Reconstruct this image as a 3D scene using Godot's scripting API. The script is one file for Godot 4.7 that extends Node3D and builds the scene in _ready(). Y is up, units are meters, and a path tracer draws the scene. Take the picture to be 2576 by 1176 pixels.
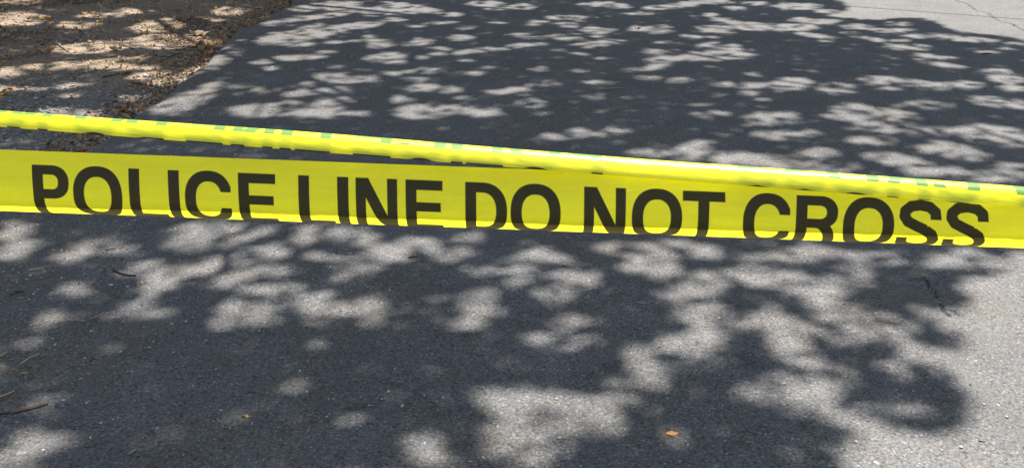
extends Node3D
# Two strands of yellow barrier tape across an asphalt drive in the dappled shade of a tree.

const F := 2638.0            # focal length in pixels of a 2575 x 1176 copy of the photograph
const CX := 1287.5
const CY := 588.0
const CAM := Vector3(0, 1.4, 0)
const PITCH := 21.0
var fwd := Vector3(0, -sin(deg_to_rad(PITCH)), -cos(deg_to_rad(PITCH)))
var upv := Vector3(0, cos(deg_to_rad(PITCH)), -sin(deg_to_rad(PITCH)))
var sun := Vector3(0.2, 0.905, -0.375).normalized()      # towards the sun
var rng := RandomNumberGenerator.new()
var names := {}
var M := {}


func _ready():
	rng.seed = 4711
	camera_and_light()
	materials()
	ground()
	road()
	crown_gaps()
	tree()
	cable()
	tapes()
	road_litter()
	crumbs()
	verge_litter()


# ------------------------------------------------------------------ camera, sky, sun
func camera_and_light():
	var cam := Camera3D.new()
	cam.name = "camera"
	add_child(cam)
	cam.position = CAM
	cam.rotation_degrees = Vector3(-PITCH, 0, 0)
	cam.fov = rad_to_deg(2.0 * atan(CY / F))
	cam.near = 0.05
	cam.far = 900.0
	cam.current = true
	var e := Environment.new()
	e.background_mode = Environment.BG_SKY
	var sm := ProceduralSkyMaterial.new()
	sm.sky_top_color = Color(0.61, 0.665, 0.745)
	sm.sky_horizon_color = Color(0.80, 0.84, 0.88)
	sm.sky_curve = 0.12
	sm.ground_bottom_color = Color(0.30, 0.29, 0.27)
	sm.ground_horizon_color = Color(0.55, 0.58, 0.60)
	sm.sun_angle_max = 1.0
	e.sky = Sky.new()
	e.sky.sky_material = sm
	e.background_energy_multiplier = 0.48
	e.tonemap_mode = Environment.TONE_MAPPER_LINEAR
	e.tonemap_exposure = 3.0
	e.sdfgi_enabled = true
	e.ssao_enabled = true
	e.ssil_enabled = true
	var we := WorldEnvironment.new()
	we.name = "world"
	we.environment = e
	add_child(we)
	var d := DirectionalLight3D.new()
	d.name = "sun"
	d.light_energy = 1.45
	d.light_color = Color(1.0, 0.975, 0.945)
	d.light_angular_distance = 0.53
	d.shadow_enabled = true
	add_child(d)
	d.look_at_from_position(Vector3.ZERO, -sun, Vector3(1, 0, 0))


# ------------------------------------------------------------------ helpers
func at(u: float, v: float, depth: float) -> Vector3:
	return CAM + depth * (Vector3.RIGHT * (u - CX) / F + upv * (CY - v) / F + fwd)


func on_ground(u: float, v: float, y := 0.0) -> Vector3:
	var r := Vector3.RIGHT * (u - CX) / F + upv * (CY - v) / F + fwd
	return CAM + r * ((y - CAM.y) / r.y)


func pixel(p: Vector3) -> Vector2:
	var q := p - CAM
	var d := q.dot(fwd)
	return Vector2(CX + F * q.x / d, CY - F * q.dot(upv) / d)


func numbered(n: String) -> String:
	if not names.has(n):
		names[n] = 0
		return n
	names[n] += 1
	return "%s_%03d" % [n, names[n]]


func tag(o: Node, label := "", category := "", group := "", kind := "") -> Node:
	if label: o.set_meta("label", label)
	if category: o.set_meta("category", category)
	if group: o.set_meta("group", group)
	if kind: o.set_meta("kind", kind)
	return o


func put(called: String, mesh: Mesh, mat: Material, parent: Node = self) -> MeshInstance3D:
	var o := MeshInstance3D.new()
	o.name = numbered(called) if parent == self else called
	o.mesh = mesh
	if mat: o.material_override = mat
	parent.add_child(o, true)
	return o


func grid_mesh(pos: PackedVector3Array, nor: PackedVector3Array, uv: PackedVector2Array, col: PackedColorArray, idx: PackedInt32Array, into: ArrayMesh = null) -> ArrayMesh:
	var a := []
	a.resize(Mesh.ARRAY_MAX)
	a[Mesh.ARRAY_VERTEX] = pos
	a[Mesh.ARRAY_NORMAL] = nor
	if uv.size(): a[Mesh.ARRAY_TEX_UV] = uv
	if col.size(): a[Mesh.ARRAY_COLOR] = col
	a[Mesh.ARRAY_INDEX] = idx
	var m := into if into else ArrayMesh.new()
	m.add_surface_from_arrays(Mesh.PRIMITIVE_TRIANGLES, a)
	return m


func noise(s: int, freq: float, oct := 4) -> FastNoiseLite:
	var n := FastNoiseLite.new()
	n.seed = s
	n.noise_type = FastNoiseLite.TYPE_SIMPLEX_SMOOTH
	n.frequency = freq
	n.fractal_octaves = oct
	return n


func tube(points: Array, radii: Array, sides := 7, wobble := 0.0) -> ArrayMesh:
	var pos := PackedVector3Array()
	var nor := PackedVector3Array()
	var uv := PackedVector2Array()
	var idx := PackedInt32Array()
	var n := points.size()
	var along := 0.0
	var side := Vector3.ZERO
	for i in n:
		var t: Vector3 = ((points[mini(i + 1, n - 1)] as Vector3) - (points[maxi(i - 1, 0)] as Vector3)).normalized()
		if i == 0:
			side = t.cross(Vector3.UP if absf(t.y) < 0.9 else Vector3.RIGHT).normalized()
		side = (side - t * side.dot(t)).normalized()
		var other := t.cross(side)
		if i > 0: along += (points[i] as Vector3).distance_to(points[i - 1])
		for k in sides + 1:
			var a := TAU * k / sides
			var d := side * cos(a) + other * sin(a)
			var r: float = radii[i] * (1.0 + wobble * sin(float(k % sides) * 2.3 + i * 1.7))
			pos.append(points[i] + d * r)
			nor.append(d)
			uv.append(Vector2(float(k) / sides, along))
	for i in n - 1:
		for k in sides:
			var a := i * (sides + 1) + k
			var b := a + sides + 1
			idx.append_array(PackedInt32Array([a, b, a + 1, a + 1, b, b + 1]))
	for e in [0, n - 1]:                                   # closed ends
		var t: Vector3 = ((points[1] as Vector3) - points[0]).normalized() * -1.0 if e == 0 else ((points[n - 1] as Vector3) - points[n - 2]).normalized()
		var first := pos.size()
		for k in sides:
			pos.append(pos[e * (sides + 1) + k])
			nor.append(t)
			uv.append(Vector2(0.5, along))
		for k in range(1, sides - 1):
			idx.append_array(PackedInt32Array([first, first + k, first + k + 1]))
	return grid_mesh(pos, nor, uv, PackedColorArray(), idx)


func copies(called: String, mesh: Mesh, mat: Material, data: PackedFloat32Array, parent: Node) -> MultiMeshInstance3D:
	var mm := MultiMesh.new()
	mm.transform_format = MultiMesh.TRANSFORM_3D
	mm.use_colors = true
	mm.mesh = mesh
	mm.instance_count = data.size() / 16
	mm.buffer = data
	var o := MultiMeshInstance3D.new()
	o.name = numbered(called) if parent == self else called
	o.multimesh = mm
	o.material_override = mat
	parent.add_child(o, true)
	return o


func add_copy(data: PackedFloat32Array, t: Transform3D, c: Color) -> void:
	var b := t.basis
	var o := t.origin
	data.append_array(PackedFloat32Array([b.x.x, b.y.x, b.z.x, o.x, b.x.y, b.y.y, b.z.y, o.y, b.x.z, b.y.z, b.z.z, o.z, c.r, c.g, c.b, 1.0]))


# ------------------------------------------------------------------ materials
func gamma_table() -> PackedByteArray:
	var g := PackedByteArray()
	g.resize(1024)
	for i in 1024:
		g[i] = int(round(255.0 * Color(i / 1023.0, 0, 0).linear_to_srgb().r))
	return g


func cellular(s: int, freq: float, what: int, n: int) -> PackedByteArray:
	var c := FastNoiseLite.new()
	c.seed = s
	c.noise_type = FastNoiseLite.TYPE_CELLULAR
	c.frequency = freq
	c.fractal_type = FastNoiseLite.FRACTAL_NONE
	c.cellular_return_type = what
	c.cellular_jitter = 1.0
	return c.get_seamless_image(n, n, false, false, 0.05).get_data()


func tex(im: Image) -> ImageTexture:
	return ImageTexture.create_from_image(im)


func asphalt_material():
	var n := 2048
	var cell := cellular(3, 0.17, FastNoiseLite.RETURN_CELL_VALUE, n)
	var dist := cellular(3, 0.17, FastNoiseLite.RETURN_DISTANCE, n)
	var fine := noise(8, 0.35, 2).get_seamless_image(n, n, false, false, 0.05).get_data()
	var g := gamma_table()
	var stone := PackedFloat32Array()
	stone.resize(256)
	for v in 256:
		var x := v / 255.0
		stone[v] = 0.155 + 0.10 * x if x < 0.62 else (0.10 if x < 0.70 else (0.235 + 0.1 * (x - 0.7) if x < 0.965 else 0.36))
	var gap := PackedFloat32Array()
	gap.resize(256)
	for v in 256:
		gap[v] = 1.0 - 0.36 * smoothstep(0.30, 0.62, v / 255.0)
	var rough := PackedFloat32Array()
	rough.resize(256)
	for v in 256:
		rough[v] = 0.74 + 0.52 * v / 255.0
	var out := PackedByteArray()
	out.resize(n * n * 3)
	var hi := PackedByteArray()
	hi.resize(n * n)
	var j := 0
	for i in n * n:
		var v := stone[cell[i]] * gap[dist[i]] * rough[fine[i]] * 1023.0
		out[j] = g[int(v)]
		out[j + 1] = g[int(v * 0.985)]
		out[j + 2] = g[int(v * (0.97 if cell[i] & 7 else 0.9))]
		hi[i] = clampi(225 - dist[i] + (fine[i] >> 3), 0, 255)
		j += 3
	var m := StandardMaterial3D.new()
	m.albedo_texture = tex(Image.create_from_data(n, n, false, Image.FORMAT_RGB8, out))
	m.vertex_color_use_as_albedo = true
	m.roughness = 0.78
	m.metallic_specular = 0.45
	m.heightmap_enabled = true
	m.heightmap_texture = tex(Image.create_from_data(n, n, false, Image.FORMAT_L8, hi))
	m.heightmap_scale = 0.16
	M.asphalt = m


func dirt_material():
	var n := 1024
	var cell := cellular(21, 0.11, FastNoiseLite.RETURN_CELL_VALUE, n)
	var dist := cellular(21, 0.11, FastNoiseLite.RETURN_DISTANCE, n)
	var soft := noise(22, 0.02, 5).get_seamless_image(n, n, false, false, 0.1).get_data()
	var fine := noise(23, 0.3, 3).get_seamless_image(n, n, false, false, 0.1).get_data()
	var g := gamma_table()
	var out := PackedByteArray()
	out.resize(n * n * 3)
	var hi := PackedByteArray()
	hi.resize(n * n)
	for i in n * n:
		var c := cell[i] / 255.0
		var k := 0.30 + 0.34 * soft[i] / 255.0 + 0.30 * (fine[i] / 255.0 - 0.5)
		if c > 0.72: k *= 1.25
		elif c < 0.16: k *= 0.55
		k *= 1.0 - 0.35 * smoothstep(0.35, 0.7, dist[i] / 255.0)
		k = clampf(k, 0.03, 0.95) * 1023.0
		out[i * 3] = g[int(k)]
		out[i * 3 + 1] = g[int(k * 0.97)]
		out[i * 3 + 2] = g[int(k * 0.93)]
		hi[i] = clampi(120 - (dist[i] >> 1) + (soft[i] >> 2) + (fine[i] >> 2), 0, 255)
	var m := StandardMaterial3D.new()
	m.albedo_texture = tex(Image.create_from_data(n, n, false, Image.FORMAT_RGB8, out))
	m.vertex_color_use_as_albedo = true
	m.roughness = 0.95
	m.metallic_specular = 0.3
	m.heightmap_enabled = true
	m.heightmap_texture = tex(Image.create_from_data(n, n, false, Image.FORMAT_L8, hi))
	m.heightmap_scale = 0.5
	M.dirt = m


func plain(linear: Color, rough := 0.85, spec := 0.4) -> StandardMaterial3D:
	var m := StandardMaterial3D.new()
	m.albedo_color = linear.linear_to_srgb()
	m.roughness = rough
	m.metallic_specular = spec
	return m


func speckled(linear: Color, s: int, amount := 0.35) -> StandardMaterial3D:
	# a small grained texture for bark, dead leaves and stones
	var n := 128
	var a := noise(s, 0.06, 4).get_seamless_image(n, n).get_data()
	var g := gamma_table()
	var out := PackedByteArray()
	out.resize(n * n * 3)
	for i in n * n:
		var k := 1.0 + amount * (a[i] / 127.5 - 1.0)
		out[i * 3] = g[clampi(int(linear.r * k * 1023.0), 0, 1023)]
		out[i * 3 + 1] = g[clampi(int(linear.g * k * 1023.0), 0, 1023)]
		out[i * 3 + 2] = g[clampi(int(linear.b * k * 1023.0), 0, 1023)]
	var m := StandardMaterial3D.new()
	m.albedo_texture = tex(Image.create_from_data(n, n, false, Image.FORMAT_RGB8, out))
	m.roughness = 0.8
	m.metallic_specular = 0.35
	return m


func materials():
	asphalt_material()
	dirt_material()
	var chip := plain(Color(1, 1, 1), 0.7, 0.35)
	chip.vertex_color_use_as_albedo = true
	M.chip = chip
	var litter := plain(Color(1, 1, 1), 0.85, 0.35)
	litter.vertex_color_use_as_albedo = true
	litter.backlight_enabled = true
	litter.backlight = Color(0.25, 0.2, 0.12)
	M.litter = litter
	var foliage := plain(Color(1, 1, 1), 0.6, 0.4)
	foliage.vertex_color_use_as_albedo = true
	foliage.backlight_enabled = true
	foliage.backlight = Color(0.3, 0.36, 0.14)
	M.foliage = foliage
	M.bark = speckled(Color(0.13, 0.10, 0.075), 31, 0.55)
	M.bark.uv1_scale = Vector3(2, 1.5, 1)
	M.dry = [speckled(Color(0.34, 0.19, 0.08), 41), speckled(Color(0.24, 0.135, 0.07), 42), speckled(Color(0.42, 0.30, 0.165), 43), speckled(Color(0.20, 0.12, 0.07), 44), speckled(Color(0.43, 0.25, 0.145), 45)]
	for d in M.dry:
		d.backlight_enabled = true
		d.backlight = Color(0.3, 0.25, 0.15)
	M.pale_leaf = speckled(Color(0.62, 0.52, 0.36), 46)
	M.green_leaf = speckled(Color(0.34, 0.44, 0.22), 47)
	M.orange_leaf = speckled(Color(0.55, 0.27, 0.10), 48)
	M.yellow_leaf = speckled(Color(0.66, 0.38, 0.07), 49)
	M.twig_dark = speckled(Color(0.055, 0.038, 0.03), 51)
	M.twig_brown = speckled(Color(0.155, 0.11, 0.08), 52)
	M.twig_grey = speckled(Color(0.27, 0.235, 0.19), 53)
	M.straw = speckled(Color(0.52, 0.40, 0.22), 54)
	M.stone_white = speckled(Color(0.42, 0.42, 0.41), 55, 0.2)
	M.stone_pale = speckled(Color(0.40, 0.39, 0.38), 59, 0.2)
	M.stone_grey = speckled(Color(0.30, 0.30, 0.30), 56, 0.3)
	M.stone_tan = speckled(Color(0.45, 0.36, 0.25), 57, 0.3)
	M.steel = plain(Color(0.16, 0.19, 0.16), 0.5, 0.5)
	M.rubber = plain(Color(0.02, 0.02, 0.02), 0.6, 0.4)
	M.pole = speckled(Color(0.17, 0.12, 0.08), 58, 0.4)


# ------------------------------------------------------------------ ground and road
func edge_x(z: float) -> float:
	var k := -1.995 - 0.010 * smoothstep(-3.0, -9.0, z) + 0.028 * sin(z * 1.9 + 0.6) * 0.5 + 0.016 * sin(z * 7.3) * 0.5
	if z < -7.0:
		k += 0.05 * sin((z + 7.0) * 2.2)
	return k + 0.034 * edge_noise.get_noise_1d(z) + 0.020 * edge_noise.get_noise_1d(z * 4.0 + 9.0)


var edge_noise := noise(61, 6.0, 3)
var bump_noise := noise(62, 0.9, 5)
var patch_noise := noise(63, 0.7, 4)


func dirt_y(x: float, z: float) -> float:
	var away := edge_x(z) - x
	if away < -0.02:
		return -0.10
	var y := -0.028 + 0.022 * bump_noise.get_noise_2d(x, z) + 0.010 * bump_noise.get_noise_2d(x * 5.0, z * 5.0)
	return y - 0.012 * exp(-away * 18.0) + 0.03 * smoothstep(0.3, 3.0, away)


func gravelly(x: float, z: float) -> float:
	# where the loose grey gravel lies on the shoulder
	return smoothstep(-6.9, -5.6, z + 0.9 * patch_noise.get_noise_2d(x * 1.3, z * 1.3)) * smoothstep(-4.2, -2.9, x)


func steps(parts: Array) -> PackedFloat32Array:
	var out := PackedFloat32Array()
	for p in parts:
		if p is Array:
			var x: float = p[0]
			while x < p[1] - 1e-4:
				out.append(x)
				x += p[2]
		else:
			out.append(p)
	return out


func ground():
	var xs := steps([-400.0, -150.0, -60.0, -25.0, -14.0, -10.0, -8.0, -7.0, [-6.4, -1.6, 0.055], 0.0, 12.0, 60.0, 400.0])
	var zs := steps([-400.0, -150.0, -60.0, -30.0, -18.0, -14.0, [-12.5, -2.2, 0.055], -1.0, 1.0, 5.0, 15.0, 60.0, 400.0])
	var pos := PackedVector3Array()
	var nor := PackedVector3Array()
	var uv := PackedVector2Array()
	var col := PackedColorArray()
	var idx := PackedInt32Array()
	for z in zs:
		for x in xs:
			pos.append(Vector3(x, dirt_y(x, z), z))
			var e := 0.03
			nor.append(Vector3(dirt_y(x - e, z) - dirt_y(x + e, z), 2.0 * e, dirt_y(x, z - e) - dirt_y(x, z + e)).normalized())
			uv.append(Vector2(x, z) / 0.9)
			var g := gravelly(x, z)
			var p := patch_noise.get_noise_2d(x * 2.0 + 40.0, z * 2.0)
			var tan_c := Color(0.54, 0.435, 0.335).lerp(Color(0.43, 0.335, 0.25), clampf(0.5 + p, 0, 1))
			tan_c = tan_c.lerp(Color(0.30, 0.23, 0.16), smoothstep(0.05, 0.45, patch_noise.get_noise_2d(x * 1.1 - 9.0, z * 1.1)))
			col.append(tan_c.lerp(Color(0.37, 0.36, 0.345), g))
	var w := xs.size()
	for i in zs.size() - 1:
		for j in w - 1:
			var a := i * w + j
			idx.append_array(PackedInt32Array([a, a + 1, a + w, a + 1, a + w + 1, a + w]))
	tag(put("ground", grid_mesh(pos, nor, uv, col, idx), M.dirt), "bare tan earth verge beside the asphalt", "ground", "", "structure")


# stains on the asphalt: place and half size in the quarter pixels of a tile, then darkness (below zero: rusty brown)
const STAINS := [[T_L, 980, 585, 130, 75, 0.45], [T_L, 950, 715, 70, 45, 0.35], [T_L, 1780, 655, 65, 45, 0.4], [T_I, 2460, 675, 80, 40, 0.45], [T_I, 1040, 585, 80, 70, 0.35], [T_M, 990, 170, 80, 50, 0.5], [T_M, 760, 260, 60, 50, 0.4], [T_J, 1520, 320, 90, 45, 0.4], [T_J, 430, 300, 80, 40, 0.4], [T_H, 2150, 1110, 90, 45, 0.45], [T_M, 1330, 640, 130, 70, 0.3], [T_M, 2400, 110, 150, 100, 0.35], [T_N, 330, 750, 90, 55, 0.4], [T_N, 540, 1060, 80, 55, 0.4], [T_G, 2700, 640, 100, 60, 0.3], [T_K, 1320, 40, 90, 40, 0.3], [T_K, 280, 190, 330, 130, -0.5], [T_K, 20, 470, 180, 120, -0.5], [T_M, 1560, 830, 170, 90, -0.45], [T_J, 1150, 980, 70, 45, -0.4], [T_L, 1780, 525, 70, 50, -0.35]]
var stains := []


func road_tone(x: float, z: float) -> Color:
	# stains and dust: brown dust blown over from the verge in patches, darker worn patches of binder
	var c := Color(0.500, 0.498, 0.502)
	var p := patch_noise.get_noise_2d(x * 1.6, z * 1.6 + 30.0)
	var q := patch_noise.get_noise_2d(x * 5.5 + 7.0, z * 5.5)
	c = c * (1.0 + 0.18 * p + 0.15 * q)
	var d := smoothstep(0.1, 0.5, patch_noise.get_noise_2d(x * 2.4 + 80.0, z * 2.4) + 0.75 * exp(-(x - edge_x(z)) * 2.2))
	c = c.lerp(Color(0.53, 0.455, 0.365), 0.32 * d)
	for s in stains:
		var e := Vector2((x - s[0]) / s[2], (z - s[1]) / s[3]).length() + 0.55 * patch_noise.get_noise_2d(x * 40.0, z * 40.0)
		if e < 1.0:
			var k := smoothstep(1.0, 0.55, e)
			c = c * (1.0 - s[4] * k) if s[4] > 0.0 else c.lerp(Color(0.52, 0.36, 0.235), -s[4] * k)
	c.a = 1.0
	return c


func road():
	var crack_a := []
	for p in [[1500, -90], [1700, -50], [1880, 0], [2000, 35], [2090, 100], [2130, 115], [2220, 130], [2250, 165], [2330, 210], [2460, 240], [2510, 270], [2560, 300], [2680, 345], [2800, 350]]:
		var q := on_ground(1932.0 + p[0] / 4.0, p[1] / 4.0)
		crack_a.append(Vector2(q.x, q.z))
	var crack_b := []
	for p in [[1560, 320], [1600, 350], [1620, 430], [1690, 465], [1700, 530], [1740, 590], [1790, 640], [1870, 660], [1930, 705]]:
		var q := on_ground(1932.0 + p[0] / 4.0, 616.0 + p[1] / 4.0)
		crack_b.append(Vector2(q.x, q.z))
	var crack_c := []
	for p in [[1740, 590], [1760, 640], [1800, 690], [1835, 715]]:
		var q := on_ground(1932.0 + p[0] / 4.0, 616.0 + p[1] / 4.0)
		crack_c.append(Vector2(q.x, q.z))
	var cuts := [[boxed([crack_a], 0.08), 0.011, [crack_a], 0.0085, 0.016], [boxed([crack_b, crack_c], 0.03), 0.0032, [crack_b, crack_c], 0.0045, 0.008]]
	for s in STAINS:
		var m := q(s[0], s[1], s[2])
		stains.append([m.x, m.z, absf(q(s[0], s[1] + s[3], s[2]).x - m.x), absf(q(s[0], s[1], s[2] + s[4]).z - m.z), s[5]])
	var xs := steps([[-1.94, 1.9, 0.025], [1.9, 5.6, 0.06], 6.5, 9.0, 16.0, 30.0])
	var zs := steps([-60.0, -30.0, -18.0, -14.0, [-12.0, -4.0, 0.05], [-4.0, -1.9, 0.022], -1.6, -1.0, 0.0, 2.0, 5.0, 15.0])
	for c in cuts:
		var r: Rect2 = c[0]
		xs.append(r.position.x)
		xs.append(r.end.x)
		zs.append(r.position.y)
		zs.append(r.end.y)
	xs.sort()
	zs.sort()
	var pos := PackedVector3Array()
	var nor := PackedVector3Array()
	var uv := PackedVector2Array()
	var col := PackedColorArray()
	var idx := PackedInt32Array()
	# the rolled edge of the asphalt: points across it, from under the verge up on to the flat
	var lip := [[-0.035, -0.085, Vector3(-1, 0.2, 0)], [-0.012, -0.040, Vector3(-0.9, 0.5, 0)], [0.004, -0.016, Vector3(-0.7, 0.8, 0)], [0.022, -0.005, Vector3(-0.3, 1, 0)], [0.05, 0.0, Vector3(0, 1, 0)]]
	for z in zs:
		for l in lip:
			var x: float = edge_x(z) + l[0]
			pos.append(Vector3(x, l[1], z))
			nor.append((l[2] as Vector3).normalized())
			uv.append(Vector2(x, z) / 2.4)
			col.append(road_tone(x, z))
		for x in xs:
			var xx := maxf(x, edge_x(z) + 0.055 + (x + 1.94) * 0.01)
			pos.append(Vector3(xx, 0, z))
			nor.append(Vector3.UP)
			uv.append(Vector2(xx, z) / 2.4)
			col.append(road_tone(xx, z))
	var w := lip.size() + xs.size()
	for i in zs.size() - 1:
		for j in w - 1:
			var a := i * w + j
			var skip := false
			if j >= lip.size():
				var mid := Vector2((pos[a].x + pos[a + 1].x) / 2.0, (zs[i] + zs[i + 1]) / 2.0)
				for c in cuts:
					skip = skip or (c[0] as Rect2).has_point(mid)
			if not skip:
				idx.append_array(PackedInt32Array([a, a + 1, a + w, a + 1, a + w + 1, a + w]))
	for c in cuts:
		var r: Rect2 = c[0]
		var nx := ceili(r.size.x / c[1])
		var nz := ceili(r.size.y / c[1])
		var first := pos.size()
		for iz in nz + 1:
			for ix in nx + 1:
				var p := r.position + r.size * Vector2(float(ix) / nx, float(iz) / nz)
				var on_rim := ix == 0 or iz == 0 or ix == nx or iz == nz
				var y := 0.0 if on_rim else crack_y(p, c[2], c[3], c[4])
				pos.append(Vector3(p.x, y, p.y))
				var e: float = c[1] * 0.7
				nor.append(Vector3.UP if on_rim else Vector3(crack_y(p - Vector2(e, 0), c[2], c[3], c[4]) - crack_y(p + Vector2(e, 0), c[2], c[3], c[4]), 2.0 * e, crack_y(p - Vector2(0, e), c[2], c[3], c[4]) - crack_y(p + Vector2(0, e), c[2], c[3], c[4])).normalized())
				uv.append(p / 2.4)
				col.append(road_tone(p.x, p.y))
		for iz in nz:
			for ix in nx:
				var a := first + iz * (nx + 1) + ix
				idx.append_array(PackedInt32Array([a, a + 1, a + nx + 1, a + 1, a + nx + 2, a + nx + 1]))
	var o := put("road", grid_mesh(pos, nor, uv, col, idx), M.asphalt)
	tag(o, "weathered grey asphalt drive with pale aggregate and fine cracks", "road", "", "structure")
	aggregate(o)


func boxed(lines: Array, grow: float) -> Rect2:
	var r := Rect2(lines[0][0], Vector2.ZERO)
	for l in lines:
		for p in l:
			r = r.expand(p)
	return r.grow(grow)


func crack_y(p: Vector2, lines: Array, half: float, deep: float) -> float:
	var q := p + 0.010 * Vector2(patch_noise.get_noise_2d(p.x * 60.0, p.y * 60.0), patch_noise.get_noise_2d(p.x * 60.0 + 99.0, p.y * 60.0))
	var d := 1e9
	for l in lines:
		for i in l.size() - 1:
			var c := Geometry2D.get_closest_point_to_segment(q, l[i], l[i + 1])
			d = minf(d, c.distance_to(q))
	var wide := half * (0.9 + 0.9 * patch_noise.get_noise_2d(p.x * 14.0, p.y * 14.0))
	return -deep * (1.0 - smoothstep(wide * 0.5, wide * 1.3 + 0.0005, d))


func stone_mesh(s: int, flat: float) -> ArrayMesh:
	# an angular stone of 20 facets about 1 across
	var r := RandomNumberGenerator.new()
	r.seed = s
	var st := SurfaceTool.new()
	st.begin(Mesh.PRIMITIVE_TRIANGLES)
	var ring := []
	for k in 6:
		ring.append([r.randf_range(0.36, 0.56), TAU * (k + r.randf_range(-0.3, 0.3)) / 6.0, r.randf_range(-0.12, 0.12)])
	var top := []
	for k in 6:
		top.append([ring[k][0] * r.randf_range(0.45, 0.75), ring[k][1], r.randf_range(0.26, 0.46)])
	var v := func(p): return Vector3(p[0] * cos(p[1]), p[2] * flat, p[0] * sin(p[1]))
	var peak := Vector3(0, 0.48 * flat, 0)
	var low := Vector3(0, -0.5 * flat, 0)
	for k in 6:
		var a: Vector3 = v.call(ring[k])
		var b: Vector3 = v.call(ring[(k + 1) % 6])
		var c: Vector3 = v.call(top[k])
		var d: Vector3 = v.call(top[(k + 1) % 6])
		for t in [[a, c, b], [b, c, d], [c, peak, d], [a, b, low]]:
			for p in t:
				st.set_uv(Vector2(p.x + p.y, p.z))
				st.add_vertex(p)
	st.generate_normals()
	return st.commit()


func aggregate(parent: Node):
	# pale and dark stones of the asphalt that stand a little proud of the binder
	var r := RandomNumberGenerator.new()
	r.seed = 77
	var bands := [[-2.9, -1.7, 2600.0, 0.0048], [-4.2, -2.9, 2000.0, 0.0050], [-6.2, -4.2, 1000.0, 0.0056], [-10.5, -6.2, 320.0, 0.0066]]
	for kind in 3:
		var data := PackedFloat32Array()
		for b in bands:
			var half: float = 0.52 * absf(b[0]) + 0.5
			var count := int(half * 2.0 * (b[1] - b[0]) * b[2] / 3.0)
			for i in count:
				var x := r.randf_range(-half, half)
				var z := r.randf_range(b[0], b[1])
				if x < edge_x(z) + 0.03: continue
				var size: float = b[3] * (0.55 + 0.9 * pow(r.randf(), 2.2))
				var tone := 0.11 + 0.08 * r.randf()
				var pick := r.randf()
				if pick > 0.80: tone = r.randf_range(0.24, 0.44)
				elif pick < 0.14: tone = r.randf_range(0.05, 0.10)
				var warm := r.randf_range(-0.06, 0.05)
				var t := Transform3D(Basis.from_euler(Vector3(r.randfn(0, 0.12), r.randf() * TAU, r.randfn(0, 0.12))).scaled_local(Vector3(size * r.randf_range(0.8, 1.5), size * 0.9, size)), Vector3(x, -size * r.randf_range(0.00, 0.16), z))
				add_copy(data, t, Color(tone * (1.0 + warm), tone, tone * (1.0 - warm)))
		tag(copies("aggregate", stone_mesh(100 + kind, 0.55), M.chip, data, parent), "", "", "", "stuff")


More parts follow.
